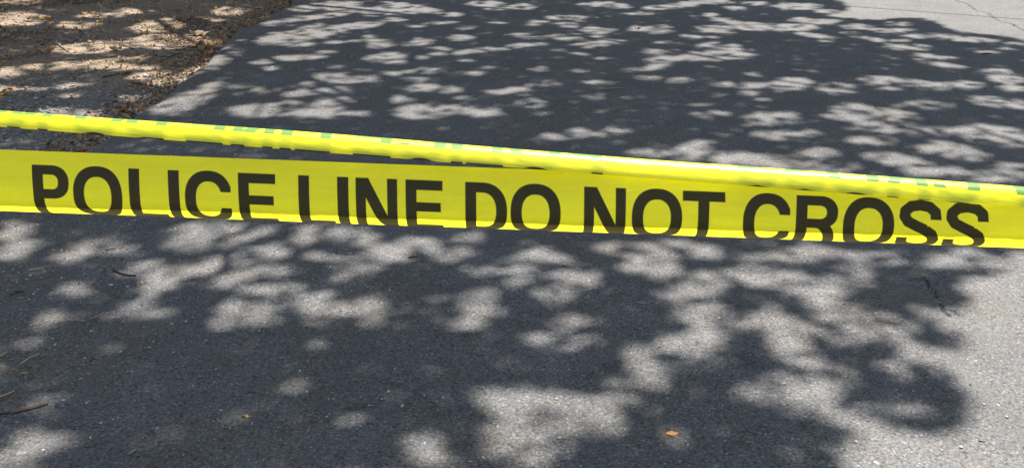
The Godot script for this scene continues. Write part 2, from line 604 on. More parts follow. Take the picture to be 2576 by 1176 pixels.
# ------------------------------------------------------------------ the build of the tree's crown: where leaves grow and where gaps are left between them
# Used only by tree() to place real leaves; no material or colour reads it. Each row is a tile of the photograph: its origin, then gaps of the crown traced by where
# the sun falls through them on to the ground [x, y, half width, half height, turn in degrees, openness], in quarter pixels from that origin.
const GAPS := [
	[0, 0, [[150, 180, 330, 70, -3], [200, 20, 200, 25], [1350, 90, 180, 25], [1000, 130, 250, 18, 0, 0.6], [750, 210, 300, 26], [1650, 210, 350, 65, -8], [2300, 80, 150, 38], [2100, 165, 120, 22], [1700, 330, 420, 30, 0, 0.7], [900, 450, 450, 55, -3], [1350, 400, 500, 42], [2000, 390, 250, 40], [1700, 430, 150, 30], [700, 600, 500, 42, -6], [1000, 590, 500, 35, -6], [1250, 640, 350, 28], [50, 700, 150, 40], [60, 840, 130, 30], [300, 850, 200, 22], [680, 805, 220, 24, -5], [660, 905, 130, 15], [1500, 710, 200, 34, -10], [1750, 750, 250, 36, -12], [2050, 640, 200, 26, -10], [2200, 580, 180, 26], [1350, 925, 120, 15, 0, 0.7], [700, 1110, 350, 55], [2230, 600, 200, 36, -28], [1900, 990, 300, 75, -15], [1700, 1080, 250, 80], [2100, 860, 150, 18, -8, 0.7], [2400, 870, 150, 18, 0, 0.6], [2470, 1110, 150, 60], [2350, 450, 120, 20, -25, 0.6]]],
	[644, 0, [[700, 60, 400, 38, -5], [300, 200, 250, 36, -12], [650, 170, 300, 28, -8], [950, 100, 280, 36, -3], [1450, 90, 300, 58], [1200, 130, 200, 28], [1700, 100, 150, 24], [2300, 40, 200, 30], [2450, 80, 150, 24], [1950, 140, 130, 22], [1400, 25, 120, 10], [1380, 195, 130, 15], [1000, 260, 300, 32, -5], [550, 265, 120, 15, -8], [400, 370, 420, 70, -8], [750, 310, 150, 38], [400, 440, 200, 24], [100, 610, 130, 22, -12], [400, 580, 350, 24, -3], [700, 520, 90, 12], [790, 425, 100, 10], [1050, 410, 110, 12], [1260, 405, 100, 12], [1130, 365, 50, 15], [1250, 455, 120, 25, 0, 0.5], [1640, 430, 130, 30, -15], [2060, 375, 120, 28], [1600, 265, 120, 10, -5], [1850, 230, 200, 10, -5], [2140, 270, 110, 14, -8], [2430, 235, 100, 14], [1300, 570, 200, 38, -3], [1400, 620, 120, 15, -5], [1750, 560, 130, 22, -12], [1850, 490, 70, 15], [2250, 505, 280, 22, -6], [2060, 600, 100, 15, 0, 0.7], [2390, 550, 60, 18], [790, 670, 50, 13], [130, 690, 70, 15], [760, 770, 180, 38], [880, 810, 120, 28], [1100, 790, 120, 30, 0, 0.6], [500, 850, 100, 20], [600, 920, 350, 28, -5], [100, 900, 100, 28], [1390, 740, 60, 20], [1690, 710, 170, 32, -2], [1950, 735, 90, 15, 0, 0.3], [2220, 735, 70, 18], [2390, 680, 80, 18, 0, 0.6], [1650, 800, 140, 25, 0, 0.4], [1680, 880, 170, 35, -8, 0.8], [1950, 900, 120, 30, 0, 0.6], [2450, 920, 150, 20], [1450, 995, 110, 18, 0, 0.7], [750, 1020, 220, 42, -8], [650, 1130, 320, 55], [350, 1030, 100, 15], [100, 1060, 120, 22], [150, 1130, 170, 38], [1050, 1140, 60, 20], [1750, 1100, 400, 56], [2270, 1120, 170, 60], [1650, 1160, 250, 28], [2090, 1000, 100, 20, 0, 0.4]]],
	[1288, 0, [[100, 70, 120, 35], [900, 40, 250, 20, 0, 0.8], [1080, 60, 150, 18], [550, 175, 240, 15], [270, 215, 70, 14], [260, 245, 100, 10], [500, 235, 60, 12], [600, 258, 80, 14], [690, 208, 40, 10], [1290, 140, 140, 12], [1500, 70, 180, 22, -3], [1750, 40, 250, 28, -8], [2000, 20, 250, 20], [2250, 75, 100, 20], [2450, 30, 120, 15], [2000, 145, 60, 15], [2100, 195, 80, 20], [2300, 230, 200, 15, 3], [2430, 270, 200, 38], [2050, 290, 180, 42, 0, 0.8], [2150, 330, 90, 20], [1280, 285, 110, 25], [1520, 270, 100, 18, 0, 0.5], [1480, 315, 150, 18, 0, 0.7], [1770, 358, 90, 12], [1950, 375, 120, 12, 0, 0.5], [1510, 425, 80, 14, 0, 0.8], [1450, 520, 120, 20], [2030, 560, 400, 48, -2], [1600, 590, 250, 28, -3], [2250, 550, 180, 35], [2200, 455, 100, 12], [1950, 450, 70, 14], [2200, 490, 120, 10], [2040, 430, 40, 10], [1430, 670, 130, 25, -10], [1200, 710, 110, 15, -5, 0.5], [1390, 780, 100, 22, 0, 0.7], [1700, 800, 100, 18, 0, 0.7], [870, 430, 280, 24, -6], [740, 460, 90, 18], [470, 505, 55, 15], [500, 365, 200, 28, -3], [200, 375, 120, 14, -4], [70, 455, 130, 18, -6], [250, 435, 120, 10], [600, 390, 90, 20], [650, 535, 90, 8, 0, 0.6], [780, 290, 90, 12], [800, 315, 100, 12], [870, 330, 80, 14], [860, 365, 50, 14], [960, 300, 80, 14], [60, 350, 90, 14], [930, 590, 90, 10], [270, 690, 70, 14, 0, 0.5], [660, 710, 60, 14, 0, 0.4], [820, 825, 70, 18, 0, 0.5], [990, 825, 60, 14, 0, 0.5], [300, 835, 110, 20, 0, 0.4], [50, 895, 120, 20], [190, 1040, 140, 32], [820, 990, 90, 10, 0, 0.4], [2130, 845, 110, 20], [2450, 855, 130, 25], [2400, 930, 70, 18, 0, 0.7], [1880, 1050, 50, 20, 0, 0.7], [2100, 1135, 75, 22], [1880, 1155, 100, 20], [2540, 1150, 80, 25], [2520, 1000, 50, 10, 0, 0.6], [2400, 750, 60, 10, 0, 0.5]]],
	[1932, 0, [[300, 60, 250, 38], [600, 110, 130, 20], [250, 270, 280, 38], [550, 215, 180, 32, 0, 0.8], [330, 200, 120, 22, 0, 0.7], [480, 355, 200, 18, 8], [800, 330, 80, 12], [930, 375, 90, 14], [590, 410, 60, 12, 0, 0.7], [900, 265, 160, 22], [1250, 300, 250, 22], [1300, 240, 150, 14, 0, 0.5], [1600, 355, 250, 22, -2], [2000, 390, 280, 28, 4], [2200, 400, 120, 20], [1100, 400, 70, 14, 0, 0.7], [1330, 410, 70, 12, 0, 0.7], [1400, 470, 260, 25], [1700, 570, 220, 20, 6], [1800, 655, 200, 20, 8], [1540, 605, 60, 12], [2200, 520, 100, 12, 0, 0.7], [2500, 440, 100, 15], [2430, 485, 80, 14, 0, 0.7], [220, 840, 230, 62, -3], [700, 890, 170, 58, 5], [1150, 800, 220, 34, 0, 0.7], [1450, 840, 150, 25, 0, 0.5], [1220, 885, 80, 18, 0, 0.6], [1800, 870, 200, 38, 0, 0.6], [2000, 850, 150, 34, 0, 0.7], [2300, 720, 160, 30], [2400, 790, 200, 44, 5], [2480, 890, 120, 30, 0, 0.8], [1600, 1055, 270, 34], [2350, 1020, 300, 38, 8], [900, 1070, 200, 25, 10, 0.8], [1250, 1130, 250, 34, 8], [750, 1160, 200, 38], [150, 1150, 140, 25], [2550, 1060, 150, 38]]],
	[1288, 220, [[370, 500, 140, 38, -8, 0.7], [650, 440, 110, 22, -10, 0.7], [1060, 425, 110, 25, 0, 0.7], [850, 475, 100, 18, 0, 0.5], [1790, 620, 180, 38], [1880, 550, 90, 25, 0, 0.6], [2300, 720, 330, 66, 0, 0.9], [1950, 700, 300, 48, 0, 0.6], [1400, 650, 250, 38, 0, 0.5], [2500, 330, 110, 48], [2520, 475, 90, 22], [2050, 460, 80, 22, 0, 0.4]]],
	[1932, 220, [[120, 310, 180, 48], [150, 480, 220, 34], [430, 450, 70, 18], [900, 200, 200, 25, 8, 0.8], [900, 310, 280, 42, 10], [1300, 290, 200, 38, 0, 0.5], [1600, 175, 280, 28], [2350, 160, 300, 38, 6], [1030, 535, 220, 38], [1200, 400, 300, 46, 0, 0.5], [1650, 440, 250, 38, 0, 0.5], [2250, 450, 350, 78, 6], [2500, 540, 150, 58], [520, 660, 170, 58, 0, 0.8], [600, 790, 320, 48, 0, 0.6], [100, 760, 200, 78, 0, 0.7], [1400, 750, 250, 66, 15], [1550, 830, 200, 58], [1750, 610, 260, 48, 0, 0.8], [2000, 680, 250, 38, 0, 0.6], [2200, 900, 250, 38, 0, 0.5], [2450, 840, 200, 78, 0, 0.6], [1900, 850, 200, 48, 0, 0.5], [1150, 690, 150, 38, 0, 0.6]]],
	[0, 528, [[130, 220, 180, 60, -25], [150, 400, 190, 100, -35], [700, 470, 230, 36, -18], [950, 340, 250, 50, -15, 0.5], [1250, 390, 200, 28, 0, 0.6], [2150, 270, 480, 130, -8], [2050, 180, 300, 58], [2460, 480, 160, 54], [1850, 600, 420, 84, -12], [1650, 720, 250, 84, -20], [1400, 950, 170, 48, -20], [1350, 600, 120, 58, 0, 0.7], [2130, 580, 140, 58], [2320, 700, 190, 54, -22], [730, 815, 110, 38, -10], [870, 900, 80, 28], [550, 1100, 150, 66, 0, 0.7], [2350, 980, 150, 78, 0, 0.6], [2350, 1110, 300, 46, -15], [1200, 1080, 100, 38, 0, 0.4], [1640, 1060, 80, 38, 0, 0.4]]],
	[644, 563, [[700, 60, 300, 58], [1000, 150, 250, 56], [550, 120, 180, 78], [600, 330, 120, 34], [820, 290, 100, 28, 0, 0.6], [130, 290, 170, 86], [50, 60, 120, 58], [1320, 300, 230, 104, -5], [1100, 380, 220, 46, 0, 0.8], [1700, 180, 110, 38], [1560, 170, 100, 28], [1850, 270, 120, 28, 0, 0.5], [1960, 320, 120, 58, 0, 0.8], [2130, 120, 110, 48, 0, 0.6], [2200, 450, 95, 44], [2500, 440, 100, 48, 0, 0.8], [2240, 515, 30, 20], [150, 470, 180, 38, 0, 0.7], [950, 540, 130, 48, 0, 0.4], [100, 660, 250, 38], [350, 680, 140, 52], [430, 840, 180, 46, -12], [650, 750, 230, 34, -15], [50, 850, 110, 66], [30, 950, 90, 56], [750, 880, 200, 56, -8], [1130, 790, 90, 70], [1310, 840, 120, 46, -8], [1080, 950, 110, 38], [720, 970, 120, 46, 0, 0.8], [1230, 1010, 70, 38], [1850, 780, 50, 25, 0, 0.6], [2250, 720, 120, 46, 0, 0.7], [2230, 850, 150, 76, 0, 0.8], [2120, 1010, 150, 56, 0, 0.8], [1500, 1000, 60, 25, 0, 0.4]]],
	[1288, 589, [[200, 190, 170, 86], [400, 240, 150, 38], [80, 330, 120, 36], [80, 470, 100, 56, 0, 0.7], [650, 430, 280, 56, 5], [450, 600, 200, 56, 0, 0.4], [1050, 140, 170, 46, 10], [1300, 190, 180, 92], [1450, 120, 200, 46], [1750, 170, 220, 92], [1950, 190, 130, 66], [1250, 330, 150, 62], [1530, 350, 150, 84], [2100, 420, 250, 64], [2450, 430, 170, 112], [1800, 600, 230, 124], [1900, 750, 180, 112], [1950, 950, 110, 124], [1850, 850, 200, 56], [2250, 900, 150, 46, 15], [2500, 900, 100, 56, 0, 0.7], [570, 960, 110, 114], [550, 1080, 150, 64], [600, 860, 180, 36], [250, 1030, 130, 36, 0, 0.5], [720, 1000, 90, 38, 0, 0.6], [1700, 1080, 250, 46, 0, 0.5], [2050, 1080, 80, 38], [2400, 240, 80, 38, 0, 0.5]]],
	[1932, 616, [[250, 100, 200, 56], [550, 60, 120, 46], [150, 330, 250, 64], [450, 430, 280, 104], [500, 530, 180, 54], [830, 100, 140, 46, 0, 0.8], [1200, 130, 150, 56, 0, 0.7], [900, 200, 130, 46, 0, 0.5], [1800, 180, 220, 64], [1950, 60, 200, 36], [2250, 170, 150, 56, 0, 0.6], [900, 360, 150, 46, 0, 0.5], [780, 570, 80, 46, 0, 0.6], [450, 680, 200, 56, 0, 0.8], [120, 800, 170, 104], [60, 700, 100, 56], [650, 780, 200, 76, 0, 0.7], [750, 870, 280, 54], [1150, 750, 150, 84, 0, 0.9], [1100, 850, 250, 64], [1300, 830, 100, 56], [900, 920, 150, 36], [870, 700, 110, 36, 0, 0.5], [300, 1000, 140, 76], [350, 1080, 150, 56, 0, 0.7], [1430, 1020, 150, 56, 0, 0.5], [60, 560, 80, 36, 0, 0.4], [1600, 1130, 200, 46, 0, 0.5]]],
	[0, 882, [[300, 930, 150, 84, -30], [200, 1050, 150, 112], [150, 780, 120, 56, 0, 0.5], [420, 510, 150, 44, -20], [520, 470, 90, 46], [1560, 830, 120, 56, 0, 0.6], [1430, 640, 80, 46, 0, 0.3]]],
	[644, 882, [[2450, 480, 220, 104], [2550, 650, 150, 112], [1800, 1050, 130, 92, 0, 0.8], [1700, 920, 150, 76, 0, 0.5], [2450, 800, 150, 66, 0, 0.6], [2400, 1000, 120, 76, 0, 0.6], [330, 370, 70, 46, 0, 0.4], [2050, 300, 150, 56, 0, 0.3]]],
	[1288, 882, [[150, 500, 250, 134], [450, 620, 280, 160], [650, 520, 200, 84], [200, 900, 200, 124], [250, 1060, 170, 86], [650, 880, 160, 76], [1000, 680, 110, 122], [1100, 480, 160, 76, 0, 0.8], [1350, 520, 110, 56, 0, 0.6], [1380, 180, 130, 84], [1440, 330, 110, 66], [1120, 320, 80, 46, 0, 0.5], [1900, 20, 150, 56], [1280, 10, 180, 56, 0, 0.7], [1780, 340, 60, 38, 0, 0.3], [2400, 400, 120, 56, 0, 0.6], [2500, 480, 80, 46, 0, 0.5], [1600, 830, 80, 46, 0, 0.7]]],
	[1932, 882, [[350, 60, 170, 76], [450, 150, 100, 56], [600, 300, 280, 114], [750, 230, 130, 56], [250, 470, 180, 84], [500, 420, 250, 112], [650, 560, 200, 112], [820, 720, 140, 84], [400, 620, 120, 56, 0, 0.8], [150, 280, 110, 56, 0, 0.8], [1280, 180, 110, 56, 0, 0.6], [1300, 610, 220, 46, 0, 0.7], [1450, 60, 150, 46, 0, 0.5]]],
]
# beyond the crown's outline there are no leaves; in the same quarter pixels
const BEYOND := [
	[1932, 0, [[700, -300], [4200, -300], [4200, 800], [2576, 395], [2380, 355], [1900, 310], [1760, 240], [1600, 185], [1250, 175], [1100, 190], [800, 180], [620, 150], [800, 110], [820, 60], [740, 10]]],
	[1932, 616, [[4200, 60], [2480, 80], [2440, 200], [2320, 330], [2080, 330], [2000, 420], [2100, 560], [1950, 700], [1700, 650], [1560, 690], [1750, 800], [1900, 850], [2000, 950], [1950, 1100], [1600, 1175], [4200, 1175]]],
	[1932, 882, [[1750, 0], [4200, 0], [4200, 1600], [600, 1600], [830, 1000], [870, 850], [950, 750], [1150, 760], [1400, 820], [1750, 920], [1990, 820], [2050, 600], [2030, 350], [1960, 290], [1850, 270], [1750, 150], [1600, 50]]],
]
# leafy twigs that cross the gaps
const BOUGHS := [[400, 646, 480, 643, 9], [480, 643, 575, 634, 9], [575, 634, 645, 604, 9], [575, 636, 560, 676, 8], [560, 676, 500, 710, 8], [500, 655, 420, 690, 7], [0, 158, 300, 132, 4], [300, 132, 600, 106, 5], [820, 615, 850, 620, 24], [645, 55, 900, 20, 3], [700, 62, 960, 30, 3], [660, 120, 860, 90, 3], [1040, 90, 1100, 84, 3], [1080, 158, 1250, 134, 4], [920, 272, 1010, 275, 5], [1700, 245, 1860, 240, 4]]
const MW := 780
const MH := 360
const MX := -280.0
const MY := -132.0
var gap := PackedFloat32Array()
var crown_noise := noise(71, 1.3, 3)


func crown_gaps():
	gap.resize(MW * MH)
	for t in GAPS:
		for e in t[2]:
			var c := Vector2(t[0] + e[0] / 4.0, t[1] + e[1] / 4.0)
			var r := Vector2(e[2], e[3]) * (0.90 if t[1] < 400 else (0.86 if t[1] < 800 else 0.76)) / 4.0
			var turn := deg_to_rad(e[4]) if e.size() > 4 else 0.0
			var w: float = e[5] if e.size() > 5 else 1.0
			var reach := maxf(r.x, r.y) + 4.0
			for y in range(maxi(0, int((c.y - reach - MY) / 4.0)), mini(MH, int((c.y + reach - MY) / 4.0) + 1)):
				for x in range(maxi(0, int((c.x - reach - MX) / 4.0)), mini(MW, int((c.x + reach - MX) / 4.0) + 1)):
					var q := (Vector2(MX + x * 4.0 + 2.0, MY + y * 4.0 + 2.0) - c).rotated(-turn) / r
					if q.length_squared() < 1.0:
						gap[y * MW + x] = maxf(gap[y * MW + x], w)
	for t in BEYOND:
		var poly := PackedVector2Array()
		for p in t[2]:
			poly.append(Vector2(t[0] + p[0] / 4.0, t[1] + p[1] / 4.0))
		for y in MH:
			for x in range(int((1900.0 - MX) / 4.0), MW):
				if Geometry2D.is_point_in_polygon(Vector2(MX + x * 4.0 + 2.0, MY + y * 4.0 + 2.0), poly):
					gap[y * MW + x] = 2.0
	for b in BOUGHS:
		var p := Vector2(b[0], b[1])
		var q := Vector2(b[2], b[3])
		var box := Rect2(p, Vector2.ZERO).expand(q).grow(b[4])
		for y in range(int((box.position.y - MY) / 4.0), int((box.end.y - MY) / 4.0) + 1):
			for x in range(maxi(0, int((box.position.x - MX) / 4.0)), mini(MW, int((box.end.x - MX) / 4.0) + 1)):
				var m := Vector2(MX + x * 4.0 + 2.0, MY + y * 4.0 + 2.0)
				if Geometry2D.get_closest_point_to_segment(m, p, q).distance_to(m) < b[4]:
					gap[y * MW + x] = 0.0


func gap_at(x: float, z: float) -> float:
	# how open the crown is in the direction of the sun from a point of the ground (0 thick leaves, 1 a gap, 2 outside the crown)
	if z > -1.5:
		return 2.0
	var p := pixel(Vector3(x, 0, z))
	if p.x > -40.0 and p.x < 2640.0 and p.y > -20.0 and p.y < 1200.0:
		return gap[int((p.y - MY) / 4.0) * MW + int((p.x - MX) / 4.0)]
	var ragged := crown_noise.get_noise_2d(x * 0.9 + 11.0, z * 0.9)
	if p.y >= 1200.0:                                         # towards the camera the outline draws in to the left
		if x > 0.75 + 0.5 * ragged - 1.2 * (z + 2.1): return 2.0
	elif p.x >= 2640.0:                                       # to the right a lobe of the crown reaches a little further
		var past := x - (2640.0 - CX) / F * (Vector3(x, 0, z) - CAM).dot(fwd)
		if past > 1.6 * (1.0 - pow((z + 5.9) / 2.3, 2.0)) + 0.7 * ragged: return 2.0
		return 1.0 if crown_noise.get_noise_2d(x * 1.6, z * 1.6) > -0.02 else 0.0
	return 1.0 if crown_noise.get_noise_2d(x * 1.4, z * 1.4) > 0.22 else 0.0


func clump(x: float, z: float) -> float:
	# stray sprays of leaves inside the larger gaps
	return 0.26 if crown_noise.get_noise_2d(x * 4.6 + 70.0, z * 4.6) > 0.24 else 0.02


func thin(x: float, z: float) -> float:
	# small thin spots in the thick of the crown
	return 0.45 if crown_noise.get_noise_2d(x * 5.2 - 33.0, z * 5.2) > 0.44 else 1.0


func above(g: Vector3, h: float) -> Vector3:
	return g + sun * (h / sun.y)


# ------------------------------------------------------------------ the tree whose crown shades the drive
func leaf_mesh() -> ArrayMesh:
	# a lobed leaf about 1 long, folded a little along its midrib
	var st := SurfaceTool.new()
	st.begin(Mesh.PRIMITIVE_TRIANGLES)
	var half := [[0.0, 0.02], [0.18, 0.20], [0.30, 0.15], [0.45, 0.32], [0.58, 0.20], [0.74, 0.26], [1.0, 0.0]]
	for s in [-1, 1]:
		for i in half.size() - 1:
			var a: Array = half[i]
			var b: Array = half[i + 1]
			var bend := func(x: float, y: float): return Vector3(y * s, 0.18 * y + 0.25 * x * (1.0 - x), x - 0.5)
			for p in [[a[0], 0.0], [a[0], a[1]], [b[0], b[1]], [a[0], 0.0], [b[0], b[1]], [b[0], 0.0]]:
				st.set_uv(Vector2(p[0], p[1]))
				st.add_vertex(bend.call(p[0], p[1]))
	st.generate_normals()
	return st.commit()


func tree():
	var r := RandomNumberGenerator.new()
	r.seed = 505
	var root := Node3D.new()
	root.name = numbered("oak_tree")
	add_child(root)
	root.position = Vector3(-3.1, -0.05, -11.9)
	tag(root, "spreading broadleaf tree on the verge, its crown shading the drive", "tree")
	var base := root.position
	var fork := Vector3(0.15, 3.6, 0.3)
	put("trunk", tube([Vector3(0, -0.2, 0), Vector3(0, 0.1, 0), Vector3(0.02, 0.6, 0.02), Vector3(-0.05, 1.8, 0.05), Vector3(0.08, 2.9, 0.18), fork], [0.52, 0.44, 0.33, 0.28, 0.26, 0.25], 14, 0.05), M.bark, root)
	# limbs: each reaches out to a spot of the crown along the way whose shadow meets the least sun
	var ends := [[-3.9, -6.5], [-2.6, -4.0], [-0.9, -3.4], [0.7, -4.2], [2.4, -5.0], [3.4, -6.6], [1.2, -7.8], [-1.4, -7.6], [1.0, -2.8]]
	var tips := []
	for e in ends:
		var tip := above(Vector3(e[0], 0, e[1]), r.randf_range(6.5, 8.2)) - base
		var best := []
		var least := 1e9
		for attempt in 60:
			var mid := (fork + tip) * 0.5 + Vector3(r.randfn(0, 0.9), r.randf_range(0.2, 1.0), r.randfn(0, 0.9))
			var line := []
			var cost := 0.0
			for k in 13:
				var f := k / 12.0
				var p := fork.lerp(mid, f).lerp(mid.lerp(tip, f), f)
				line.append(p)
				var g := p + base - sun * ((p + base).y / sun.y)
				cost += gap_at(g.x, g.z)
			if cost < least:
				least = cost
				best = line
		var wide := []
		for k in 13:
			wide.append(lerpf(0.052, 0.012, pow(k / 12.0, 0.6)))
		put("limb", tube(best, wide, 8, 0.06), M.bark, root)
		tips.append(best)
	# the limb whose narrow shadow lies across the verge
	var line := [fork]
	for p in [[640, 100], [570, 108], [370, 121], [200, 141], [0, 161], [-160, 175]]:
		line.append(above(on_ground(p[0], p[1]), 4.6 + 0.1 * line.size()) - base)
	put("limb", tube(line, [0.1, 0.045, 0.04, 0.034, 0.030, 0.026, 0.018], 8, 0.06), M.bark, root)
	for w in [[[380, 648], [480, 643], [575, 634], [650, 600], [700, 590]], [[575, 636], [560, 676], [500, 710], [470, 740]], [[1050, 160], [1150, 150], [1280, 132], [1420, 118]]]:
		var twig := []
		var thick := []
		for p in w:
			twig.append(above(on_ground(p[0], p[1]), 4.2 + 0.05 * twig.size()) - base)
			thick.append(0.018 - 0.002 * twig.size())
		put("branch", tube(twig, thick, 6, 0.1), M.bark, root)
	for i in tips.size():                                     # side branches
		for k in 5:
			var at_k: int = 4 + k * 2
			var p: Vector3 = tips[i][mini(at_k, 12)]
			var d := Vector3(r.randfn(0, 1), r.randf_range(0.0, 0.7), r.randfn(0, 1)).normalized() * r.randf_range(0.7, 1.5)
			put("branch", tube([p, p + d * 0.5 + Vector3(0, 0.08, 0), p + d], [0.022, 0.014, 0.006], 5), M.bark, root)
	# leaves: thick where the drive lies in shade, thin or missing where the sun comes through
	var data := PackedFloat32Array()
	var area := Rect2(-7.0, -12.5, 13.5, 10.9)
	var count := int(area.get_area() * 2300.0)
	for i in count:
		var gx := r.randf_range(area.position.x, area.end.x)
		var gz := r.randf_range(area.position.y, area.end.y)
		var size := r.randf_range(0.05, 0.115)
		var here := gap_at(gx, gz)
		if here > 1.5 or r.randf() > (clump(gx, gz) if here > 0.97 else -log(maxf(here, 0.02)) / 3.9 * thin(gx, gz)):
			continue
		var clear := true
		for k in 5:
			var a := TAU * k / 5.0
			if gap_at(gx + cos(a) * size * 0.42, gz + sin(a) * size * 0.42) > here + 0.35 and here < 0.97:
				clear = false
				break
		if not clear:
			if r.randf() > 0.35: continue
			size = 0.05
		var h := r.randf_range(5.4, 8.8)
		var p := above(Vector3(gx, 0, gz), h) - base
		var t := Transform3D(Basis.from_euler(Vector3(r.randfn(0, 0.45), r.randf() * TAU, r.randfn(0, 0.45))).scaled_local(Vector3.ONE * size), p)
		var g := r.randf_range(0.75, 1.25)
		add_copy(data, t, Color(0.062 * g * r.randf_range(0.85, 1.2), 0.115 * g, 0.034 * g))
	tag(copies("crown", leaf_mesh(), M.foliage, data, root), "", "", "", "stuff")
	print("leaves ", data.size() / 16)


func cable():
	var a := above(on_ground(2090, 12), 4.8)
	var b := above(on_ground(2575, 48), 4.8)
	var d := (b - a).normalized()
	var p0 := a - d * 10.0
	var p1 := b + d * 10.0
	var line := []
	for i in 25:
		var f := i / 24.0
		line.append(p0.lerp(p1, f) + Vector3(0, 0.9 * pow(2.0 * f - 1.0, 2.0), 0))
	var thick := []
	for i in 25:
		thick.append(0.011)
	tag(put("overhead_cable", tube(line, thick, 6), M.rubber), "black overhead cable strung between two timber poles above the drive", "cable")
	var first := true
	for e in [line[0], line[24]]:
		var p := Node3D.new()
		p.name = numbered("utility_pole")
		add_child(p)
		p.position = Vector3(e.x, -0.1, e.z)
		var h: float = e.y + 0.1
		put("shaft", tube([Vector3(0, -0.3, 0), Vector3(0, h * 0.5, 0), Vector3(0, h + 0.5, 0)], [0.14, 0.125, 0.11], 12), M.pole, p)
		put("insulator", tube([Vector3(0, h - 0.06, 0.11), Vector3(0, h, 0.12), Vector3(0, h + 0.06, 0.11)], [0.02, 0.035, 0.02], 8), M.stone_grey, p)
		tag(p, "timber pole on the verge side of the drive carrying the cable" if first else "timber pole far across the drive carrying the cable", "pole")
		first = false


# ------------------------------------------------------------------ barrier tape
const PERIOD := 980.0        # millimetres from one printing of the words to the next
const WIDE := 76.0
const CAP := 51.3            # height of the capitals
const TOP := 12.4            # plain margin above them
const WORDS := [["P", 0.0, 33.5], ["O", 37.1, 82.5], ["L", 89.1, 122.1], ["I", 125.4, 135.5], ["C", 140.4, 182.9], ["E", 189.9, 223.9], ["L", 244.9, 276.9], ["I", 280.4, 290.6], ["N", 297.2, 334.9], ["E", 342.5, 376.0], ["D", 396.5, 434.3], ["O", 437.4, 482.6], ["N", 503.5, 541.0], ["O", 546.5, 591.5], ["T", 591.7, 629.5], ["C", 645.8, 687.4], ["R", 692.6, 730.4], ["O", 734.5, 779.6], ["S", 783.4, 820.4], ["S", 824.7, 861.7]]
const S_SPINE := [[0.885, 0.33], [0.86, 0.20], [0.72, 0.115], [0.50, 0.088], [0.28, 0.115], [0.145, 0.20], [0.135, 0.29], [0.22, 0.38], [0.42, 0.45], [0.62, 0.51], [0.80, 0.595], [0.872, 0.70], [0.85, 0.81], [0.72, 0.885], [0.50, 0.912], [0.28, 0.885], [0.14, 0.80], [0.115, 0.67]]


func box_d(x: float, y: float, x0: float, y0: float, x1: float, y1: float) -> float:
	return maxf(maxf(x0 - x, x - x1), maxf(y0 - y, y - y1))


func oval_d(x: float, y: float, cx: float, cy: float, a: float, b: float) -> float:
	var n := 2.3
	return (pow(pow(absf(x - cx) / a, n) + pow(absf(y - cy) / b, n), 1.0 / n) - 1.0) * minf(a, b)


func bowl_d(x: float, y: float, x1: float, y0: float, y1: float, straight: float) -> float:
	# a block whose right side is rounded: the outside of a D
	if x < straight:
		return maxf(maxf(-x, y0 - y), y - y1)
	return oval_d(x, y, straight, (y0 + y1) / 2.0, x1 - straight, (y1 - y0) / 2.0)


